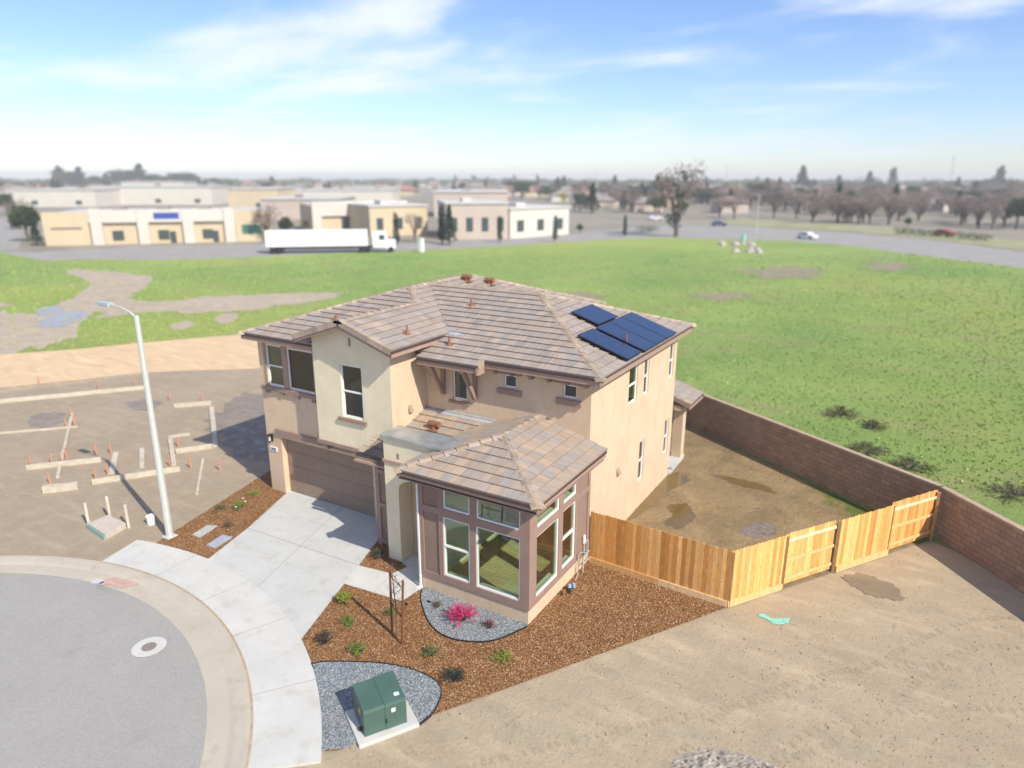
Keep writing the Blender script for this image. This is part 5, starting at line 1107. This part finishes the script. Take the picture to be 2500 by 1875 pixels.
# white roofs and blocks in the second rows at left
rb = random.Random(11); n_b = 0
LABS = {}
def farblock(px, py, wpx, h, mat, rm, lab, grp, depth=25, hip=False, name='far_building'):
    A = G(px, py); B = G(px+wpx, py-1.2*0); T_, l = basis(A, B); o = empty(name, A, lab, 'building', grp)
    bb('wall', mat, [(0, l, 0, depth, -.1, h)], o, T_)
    if not hip:
        bb('roof', rm, [(-.4, l+.4, -.4, depth+.4, h, h+.5)], o, T_); nu = max(1, int(l/14))
        for u in range(nu):
            bb('roof_unit', TILEG, [(l*(u+.4)/nu, l*(u+.4)/nu+2.2, 4+(u % 3)*4, 6.2+(u % 3)*4, h+.5, h+1.6)], o, T_); bb('window', DKW, [(l*(u+.55)/nu, l*(u+.55)/nu+2.6, -.06, 0, .9, 2.7)], o, T_)
    else:
        mb = MB(); rh = min(l, depth)*.22; i_ = min(l, depth)*.42
        e = .8; c = [Vector(p) for p in ((-e, -e, h), (l+e, -e, h), (l+e, depth+e, h), (-e, depth+e, h))]
        if l > depth: r1, r2 = Vector((i_, depth/2, h+rh)), Vector((l-i_, depth/2, h+rh)); fs = [(c[0], c[1], r2, r1), (c[1], c[2], r2), (c[2], c[3], r1, r2), (c[3], c[0], r1)]
        else: r1, r2 = Vector((l/2, i_, h+rh)), Vector((l/2, depth-i_, h+rh)); fs = [(c[0], c[1], r1), (c[1], c[2], r2, r1), (c[2], c[3], r2), (c[3], c[0], r1, r2)]
        for f in fs: mb.face([T_ @ p for p in f])
        mb.face([T_ @ p for p in c]); mb.build('roof', rm, o)
    return o
specs = [(20, 505, 215, 7, WW, RW, 'long low white commercial block behind the far left trees'), (230, 500, 290, 8, WW, RW, 'white flat roofed block directly behind the cream storefront'), (560, 512, 120, 8, CW, RW, 'cream flat roofed block behind the storefront right end'), (640, 535, 190, 6, PINKW, RW, 'low pinkish block between the two storefronts'), (700, 505, 260, 7, WW, RW, 'long white flat roofed block behind the second storefront'), (820, 490, 150, 7, CW, RW, 'small cream block above the second storefront'), (300, 478, 150, 9, WW, RW, 'distant white block under the far left tree row'), (1060, 530, 180, 8, PINKW, RW, 'blush flat roofed block behind the pale offices')]
for q in specs: farblock(*q, None, depth=30)
for k in range(110):
    px = rb.uniform(-60, 2560); py = 448+rb.random()**1.3*60
    if px < 1250: py = min(py, 478)
    if px > 1400: py = min(py, 545) if False else rb.uniform(452, 522)
    hh = rb.uniform(3., 4.); rm = rb.choice([TILER, TILER, TILEG, TILEB] if px < 1300 else [TILEG, TILEB, TILEG, TILER]); scale = 12.95/(py-433+.01)*1740/1705
    wpx = rb.uniform(14, 22)/max(12.95/(py-431), .02)*1.; wpx = max(9, min(70, rb.uniform(14, 22)*(py-431)/12.95*1.0))
    cn = {TILER: 'reddish', TILEG: 'grey', TILEB: 'brown'}[rm]; side = 'left of the lone tree' if px < 1640 else 'right of the lone tree'
    wm, wn = rb.choice([(PINKW, 'blush'), (WW, 'white'), (CW, 'cream')])
    farblock(px, py, wpx, hh, wm, rm, 'small %s house with %s hipped roof %s' % (wn, cn, zone(px, py)), 'distant %s houses with %s roofs %s' % (wn, cn, zone(px, py)), depth=rb.uniform(10, 16), hip=True, name='far_house')
# trees
def tree_proto(kind, seed):
    r = random.Random(seed); o = bpy.data.objects.new(kind, None); ORG[o.name] = Vector((0, 0, 0)); COL.objects.link(o); t_ = MB(); c = MB()
    if kind == 'conifer_tree':
        t_.tube([(0, 0, -.2), (0, 0, 8)], .3, .05, 6)
        for k in range(26): z = 1.5+k*.33; w_ = (10.4-z)*.26; leaves(c, Vector((r.uniform(-.3, .3), r.uniform(-.3, .3), z)), max(.3, w_), .7, 34, .42, r)
        mt = LEAF['conifer']
    elif kind == 'broadleaf_tree':
        t_.tube([(0, 0, -.2), (.1, 0, 3.5)], .35, .2, 6)
        for k in range(5): a = k*1.3; t_.tube([(.1, 0, 3), (math.cos(a)*1.6, math.sin(a)*1.6, 5.5)], .15, .05, 5)
        for k in range(20): a = r.uniform(0, 6.3); d = r.uniform(0, 2.4); leaves(c, Vector((math.cos(a)*d, math.sin(a)*d, 3.4+r.uniform(0, 4.8)*(1-d*.15))), 1.35, 1.1, 70, .42, r)
        mt = LEAF['broad']
    elif kind == 'bare_tree':
        t_.tube([(0, 0, -.2), (0, 0, 3)], .3, .2, 6)
        for k in range(16):
            a = r.uniform(0, 6.3); z = r.uniform(2, 4.5); e = Vector((math.cos(a)*r.uniform(1.2, 3), math.sin(a)*r.uniform(1.2, 3), z+r.uniform(2, 4))); t_.tube([(0, 0, z-1), e*.5+Vector((0, 0, z*.4)), e], .10, .03, 4)
            leaves(c, e, 1.3, 1.3, 60, .2, r)
        mt = LEAF['bare']
    elif kind == 'column_tree':
        t_.tube([(0, 0, -.2), (0, 0, 9)], .25, .05, 6)
        for k in range(18): leaves(c, Vector((r.uniform(-.3, .3), r.uniform(-.3, .3), 1.5+k*.5)), 1.25-.03*k, .8, 36, .4, r)
        mt = LEAF['bluegreen']
    elif kind == 'yellow_tree':
        t_.tube([(0, 0, -.2), (0, 0, 3)], .25, .15, 6)
        for k in range(12): leaves(c, Vector((r.uniform(-2, 2), r.uniform(-2, 2), r.uniform(3, 6))), 1.2, 1, 40, .4, r)
        mt = LEAF['yellow']
    t_.build('trunk', TRUNKM, o); c.build('crown', mt, o); return o
PROTO = {}; used = set()
TLAB = {'conifer_tree': 'dark conifer', 'broadleaf_tree': 'rounded dark green tree', 'bare_tree': 'leafless brown tree', 'column_tree': 'tall narrow bluish tree', 'yellow_tree': 'yellow-green flowering tree'}
for i, k in enumerate(TLAB): PROTO[k] = tree_proto(k, 40+i)
TN = [0]
def put(kind, px, py, s, lab=None, grp=None, sx=1.):
    p = G(px, py); o = PROTO[kind] if kind not in used else copy_tree(PROTO[kind]); used.add(kind)
    o.location = p; o.rotation_euler = (0, 0, TN[0]*2.39996); TN[0] += 1; o.scale = (s*sx, s*sx, s)
    if lab: tag(o, lab, 'tree')
    else:
        sz_ = 'small ' if s < .8 else 'large ' if s > 1.05 else ''
        tag(o, sz_+TLAB[kind]+' '+zone(px, py), 'tree', sz_+TLAB[kind]+'s '+zone(px, py))
    return o
def topscale(px, py, ytop, hp):   # scale so that a tree of height hp based at (px,py) reaches pixel row ytop
    p = G(px, py); d = math.hypot(p.x, p.y); return (12.95*(1-(ytop-432)/(py-432)))/hp if py > 432 else 1
# the lone tall tree at the road corner
lone = copy_tree(PROTO['bare_tree']); lone.location = G(1650, 578); lone.scale = (1.9, 1.9, 1.9); lone.name = 'tall_tree'; tag(lone, 'tall sparse dark tree standing alone at the road corner', 'tree')
p = G(1650, 578); mb = MB(); rr = random.Random(9)
for k in range(10): leaves(mb, Vector((p.x+rr.uniform(-1.5, 1.5), p.y+rr.uniform(-1.5, 1.5), rr.uniform(2.5, 15.8))), 1.1, 1.2, 50, .35, rr)
ch = mb.build('foliage', LEAF['bluegreen']); ch.parent = lone; ch.matrix_parent_inverse = (Matrix.Translation(lone.location) @ Matrix.Diagonal((*lone.scale, 1))).inverted()
# tree row on the far left skyline
for px, top, kind in ((150, 414, 'conifer_tree'), (172, 411, 'broadleaf_tree'), (198, 416, 'conifer_tree'), (235, 425, 'broadleaf_tree'), (262, 428, 'conifer_tree'), (298, 410, 'broadleaf_tree'), (322, 407, 'broadleaf_tree'), (345, 409, 'conifer_tree'), (375, 420, 'broadleaf_tree'), (400, 424, 'broadleaf_tree'), (440, 415, 'broadleaf_tree'), (462, 417, 'broadleaf_tree'), (525, 430, 'broadleaf_tree'), (665, 433, 'conifer_tree')):
    put(kind, px, 458, topscale(px, 458, top, 9.2), None, 'on the left skyline', 2.3)
for px, py, kind, s, lab in ((20, 525, 'broadleaf_tree', 1.0, 'dark leafy tree at the far left frame edge beyond the field'), (70, 590, 'broadleaf_tree', 1.0, 'dark leafy tree just left of the cream storefront'), (48, 560, 'bare_tree', .9, 'leafless tree behind the far left leafy trees'), (92, 600, 'conifer_tree', .55, 'small dark tree against the cream storefront corner'), (172, 500, 'broadleaf_tree', .9, 'rounded tree rising above the storefront roof at left'),
    (655, 590, 'bare_tree', .9, 'leafless tree right of the cream storefront'), (700, 580, 'broadleaf_tree', .6, 'olive tree above the trailer left end'), (745, 565, 'yellow_tree', .4, 'small yellowish tree behind the trailer'), (1080, 595, 'column_tree', .72, 'narrow dark tree left of the pale offices'), (1098, 598, 'conifer_tree', .75, 'dark conifer in front of the pale office left corner'), (1220, 592, 'column_tree', .5, 'narrow tree between two pale offices'), (1012, 592, 'bare_tree', .7, 'leafless tree by the blush office'), (968, 600, 'column_tree', .6, 'narrow tree just right of the truck cab'), (1355, 590, 'column_tree', .5, 'narrow tree before the right end of the pale offices'), (1290, 570, 'bare_tree', .6, 'leafless tree before the cream office'), (1415, 570, 'broadleaf_tree', .3, 'small round street tree beside the road right of offices'), (1525, 578, 'column_tree', .45, 'slim street tree left of the lone corner tree'),
    (1312, 466, 'column_tree', 1.5, 'very tall narrow tree on the skyline at mid picture'), (1375, 505, 'yellow_tree', .9, 'olive yellow tree behind the office right end'), (2480, 560, 'broadleaf_tree', 1.1, 'dark leafy tree at the right frame edge beyond the road'), (2215, 555, 'broadleaf_tree', .35, 'low dark bush beside the red car'), (2420, 560, 'bare_tree', .8, 'leafless tree near the right frame edge')):
    put(kind, px, py, s, lab)
for px, top, kind in ((1245, 438, 'conifer_tree'), (1270, 434, 'broadleaf_tree'), (1376, 432, 'conifer_tree'), (1400, 445, 'broadleaf_tree'), (1500, 430, 'conifer_tree'), (1600, 430, 'broadleaf_tree'), (1625, 425, 'bare_tree'), (1690, 432, 'broadleaf_tree'), (1890, 432, 'broadleaf_tree'), (1955, 407, 'conifer_tree'), (1975, 428, 'broadleaf_tree'), (2045, 428, 'conifer_tree'), (2080, 436, 'broadleaf_tree'), (2118, 419, 'conifer_tree'), (2135, 430, 'broadleaf_tree'), (2175, 412, 'column_tree'), (2270, 432, 'broadleaf_tree'), (2320, 432, 'broadleaf_tree'), (2385, 428, 'broadleaf_tree'), (2410, 425, 'broadleaf_tree'), (2435, 404, 'conifer_tree'), (2460, 426, 'broadleaf_tree'), (2495, 434, 'broadleaf_tree'), (1130, 440, 'broadleaf_tree')):
    put(kind, px, 468, topscale(px, 468, top, 9.4), None, 'on the right skyline', 1.8)
put('yellow_tree', 1795, 492, 1.25, 'large yellow-green tree left of the lone light pole'); put('yellow_tree', 1890, 500, 1.0, 'yellow-green tree between skyline conifers and houses')
rt = random.Random(21)
for k in range(290):
    px = rt.uniform(-80, 2600); py = rt.uniform(446, 500) if px < 1400 else rt.uniform(450, 535)
    if px < 1250: py = rt.uniform(444, 474)
    kind = rt.choice(['broadleaf_tree', 'bare_tree', 'bare_tree', 'conifer_tree', 'broadleaf_tree'] if px < 1400 else ['bare_tree', 'bare_tree', 'bare_tree', 'broadleaf_tree', 'conifer_tree', 'bare_tree'])
    put(kind, px, py, rt.uniform(.7, 1.15)*(1.3 if px > 1150 and py < 500 else 1), None, 'left of the lone tree' if px < 1640 else 'right of the lone tree', 1.35)
# grey leafless orchard masses at the far right
for k in range(80):
    px = rt.uniform(1980, 2600); py = rt.uniform(490, 560-(2500-px)*.03)
    put('bare_tree', px, py, rt.uniform(.7, 1.05), None, 'beyond the road at far right', 1.6)
for k in range(150):
    px = rt.uniform(1380, 2600); py = 452+70*rt.random()**1.4
    if 1400 < px < 1640 and py > 500: continue
    put(rt.choice(['bare_tree', 'bare_tree', 'bare_tree', 'broadleaf_tree']), px, py, rt.uniform(.75, 1.15), None, 'left of the lone tree' if px < 1640 else 'right of the lone tree', 2.1)
for k in range(90):
    px = rt.uniform(1050, 2600); put(rt.choice(['broadleaf_tree', 'conifer_tree', 'broadleaf_tree', 'column_tree']), px, rt.uniform(446, 452), rt.uniform(.9, 1.6), None, 'along the far skyline', 2.4)
hb = random.Random(6)
for i, (a, b, lab) in enumerate((((2270, 577), (2420, 590), 'long clipped dark hedge running right from the red car'), ((2190, 571), (2268, 577), 'short dark hedge just left of the red car'), ((1560, 566), (1610, 567), 'low dark hedge by the road left of the lone tree'))):
    A = G(*a); B = G(*b); mb = MB(); nn = int((B-A).length/.8)
    for k in range(nn): leaves(mb, A.lerp(B, k/nn)+Vector((0, 0, .8)), 1.1, .85, 40, .22, hb)
    tag(mb.build('hedge', LEAF['broad'], org=A), lab, 'hedge')
# skyline band: one far treeline
mb = MB(); rq = random.Random(8)
for k in range(4200):
    a = R_(rq.uniform(-72, 12)); d = rq.uniform(1100, 2500); x = math.sin(a)*d; y = math.cos(a)*d; z = rq.uniform(0, 6)+3*math.sin(a*37)*math.sin(a*91); s_ = rq.uniform(3, 6.5); b = Vector((y, -x, 0)).normalized()*s_
    mb.face([(x-b.x, y-b.y, z), (x, y, z+s_*.5), (x+b.x, y+b.y, z), (x, y, z-s_*.5)])
tag(mb.build('far_woodland', LEAF['broad']), kind='stuff')
# poles
def pole(px, py, top, lab, arm_=True):
    p = G(px, py); h = 12.95*(1-(top-432)/(py-432)); o = empty('utility_pole', p, lab, 'pole'); mb = MB(); mb.tube([p, p+Vector((0, 0, h))], .22, .14, 6); mb.build('shaft', TRUNKM, o)
    if arm_: m2 = MB(); m2.box(p.x-1.3, p.x+1.3, p.y-.1, p.y+.1, h-1.2, h-1.0); m2.build('crossarm', TRUNKM, o)
pole(2315, 470, 375, 'tallest wooden utility pole on the right skyline'); pole(1770, 465, 398, 'thin utility pole on the skyline just right of the lone tree'); pole(1453, 462, 405, 'faint utility pole on the skyline left of the lone tree')
for k in range(7): pole(640+k*95+rt.uniform(-20, 20), 450, 436-rt.uniform(0, 4), ['faint pole on the skyline above the %s' % s for s in ('storefront right end', 'trailer', 'second storefront left half', 'second storefront blue sign', 'truck cab', 'blush office', 'pale offices')][k])
# street furniture along the road
p = G(1845, 570); o = empty('street_light', p, 'pale slim street light at the far edge of the grass by the boulders', 'street light'); mb = MB(); mb.tube([p, p+Vector((0, 0, 9))], .12, .08, 8); mb.build('shaft', POLE, o); mb = MB(); mb.tube([p+Vector((0, 0, 8.9)), p+Vector((-1.6, -.4, 9.3))], .06, n=6); mb.build('arm', POLE, o)
# truck
A = G(651, 621); B = G(899, 617); T_, l = basis(A, B); tk = empty('semi_truck', A, 'white semi truck with a long box trailer parked along the road', 'truck'); TWH = simple('truck_white', (.80, .82, .84), .45, .03)
bb('trailer', TWH, [(0, l, 0, 2.6, 1.15, 3.95)], tk, T_); mb = MB(); mb.box(l+.9, l+3.2, .05, 2.55, .9, 3.6, mat=T_); mb.box(l+3.2, l+4.9, .15, 2.45, .7, 2.1, mat=T_)
pf_ = [(l+3.2, 2.1), (l+3.2, 3.4), (l+3.6, 2.1)]; mb.face([T_ @ Vector((x, .1, z)) for x, z in pf_]); mb.face([T_ @ Vector((x, 2.5, z)) for x, z in pf_][::-1]); mb.face([T_ @ Vector(q) for q in ((l+3.2, .1, 3.4), (l+3.2, 2.5, 3.4), (l+3.6, 2.5, 2.1), (l+3.6, .1, 2.1))]); mb.build('cab', TWH, tk)
bb('trailer_trim', BLACK, [(.02, l-.02, -.012, -.002, 1.15, 1.24)], tk, T_); bb('side_door', FLASH, [(l*.5, l*.5+.08, -.02, -.002, 1.24, 3.9)], tk, T_); bb('cab_window', DKW, [(l+2.0, l+3.0, .02, .05, 2.2, 3.1)], tk, T_); bb('chassis', BLACK, [(.5, l+3.2, .6, 2.0, .75, 1.12)], tk, T_)
for x in (1.0, 2.2, l-1.2, l-.1, l+4.0):
    mb = MB(); a = T_ @ Vector((x, -.02, .5)); b = T_ @ Vector((x, 2.6, .5)); mb.tube([a, b], .5, .5, 16); mb.build('wheel', BLACK, tk)
def car(px, py, col, lab, yaw):
    p = G(px, py); T_ = Matrix.Translation(p) @ Matrix.Rotation(yaw, 4, 'Z'); o = empty('car', p, lab, 'car'); mt = simple('car_paint_%d' % px, col, .3, .02)
    mb = MB(); prof = [(-2.1, .3), (-2.15, .75), (-1.9, .9), (-1.3, 1.4), (.5, 1.42), (1.1, .95), (2.0, .82), (2.15, .5), (2.1, .3)]
    L0 = [T_ @ Vector((x, -.88, z)) for x, z in prof]; L1 = [T_ @ Vector((x, .88, z)) for x, z in prof]; mb.face(L0); mb.face(L1[::-1])
    for i in range(len(prof)): mb.face([L0[i], L1[i], L1[(i+1) % len(prof)], L0[(i+1) % len(prof)]])
    mb.build('body', mt, o); bb('window', DKW, [(-1.15, .45, -.89, .89, .95, 1.32)], o, T_)
    for x in (-1.35, 1.35):
        for y in (-.8, .8): mb = MB(); mb.tube([T_ @ Vector((x, y-.12, .32)), T_ @ Vector((x, y+.12, .32))], .32, .32, 12); mb.build('wheel', BLACK, o)
yaw0 = math.atan2(B.y-A.y, B.x-A.x)
car(1755, 552, (.05, .08, .14), 'dark blue car on the road right of the lone tree', .35); car(2305, 575, (.42, .03, .04), 'red car parked beyond the road at the right', -.6); car(2000, 508, (.45, .45, .46), 'silver car among the houses at far right', .2); car(1600, 537, (.7, .7, .72), 'white car in the side street left of the lone tree', .8)
car(1970, 583, (.75, .75, .78), 'pale small car on the road right of the boulder pile', -.45)
# boulder pile at the field edge
rs = random.Random(2)
for k in range(12):
    p = G(1800+rs.uniform(-45, 55), 604+rs.uniform(-8, 14)); mb = MB(); s_ = rs.uniform(.5, 1.1); vs = []
    import itertools
    for i in range(5):
        ring_ = []
        for j in range(8): th_ = j*math.pi/4; ph = i*math.pi/8; rr_ = s_*(1+rs.uniform(-.2, .2)); ring_.append(Vector((p.x+rr_*math.cos(th_)*math.cos(ph), p.y+rr_*math.sin(th_)*math.cos(ph), rr_*math.sin(ph)*.8)))
        vs.append(ring_)
    for i in range(4):
        for j in range(8): mb.face([vs[i][j], vs[i][(j+1) % 8], vs[i+1][(j+1) % 8], vs[i+1][j]])
    tag(mb.build('boulder', simple('boulder', (.42, .37, .33), .9, .2, 2) if 'boulder' not in bpy.data.materials else bpy.data.materials['boulder'], org=p), 'pale boulder in the pile at the far edge of the grass field', 'rock', 'boulders piled at the field edge')
mb = MB(); p = G(1815, 588); mb.tube([p, p+Vector((0, 0, 1.3))], .5, .4, 10); tag(mb.build('teal_drum', TEAL, org=p), 'teal drum standing on the boulder pile at the field edge', 'drum')
p = G(1029, 615); mb = MB(); mb.box(p.x-.35, p.x+.35, p.y-.35, p.y+.35, 0, 2.3); mb.box(p.x-.4, p.x+.4, p.y-.4, p.y+.4, 2.3, 2.4); tag(mb.build('utility_box', STICK, org=p), 'white upright utility box beside the road right of the truck', 'utility box')
# dark bushes in the field behind the block wall
for px, py, s_, lab in ((2050, 1015, .75, 'dark bush nearest the house side, just behind the block wall'), (2130, 1045, .55, 'dark bush in the grass behind the middle of the block wall'), (2115, 1105, .7, 'dark bush against the block wall near its corner'), (2225, 1150, .85, 'dark bush behind the block wall corner'), (2470, 1215, .8, 'dark bush at the right frame edge behind the wall')):
    p = G(px, py); shrub(p.x, p.y, s_*1.2, s_*.42, LEAF['olive'], 900, .06, lab, mat2=LEAF['bare'], seed=px, name='bush', cat='bush')

# thin summer haze between the viewer and the horizon
mb = MB(); mb.box(-2800, 2800, -400, 2800, -1.5, 24.0)
HZ = bpy.data.materials.new('haze'); HZ.use_nodes = True; hn = HZ.node_tree; hn.nodes.clear(); ho = hn.nodes.new('ShaderNodeOutputMaterial'); hv = hn.nodes.new('ShaderNodeVolumePrincipled')
hv.inputs['Color'].default_value = (1, 1, 1, 1); hv.inputs['Density'].default_value = .0005; hv.inputs['Anisotropy'].default_value = .0; hn.links.new(hv.outputs[0], ho.inputs['Volume'])
tag(mb.build('haze', HZ), kind='stuff')
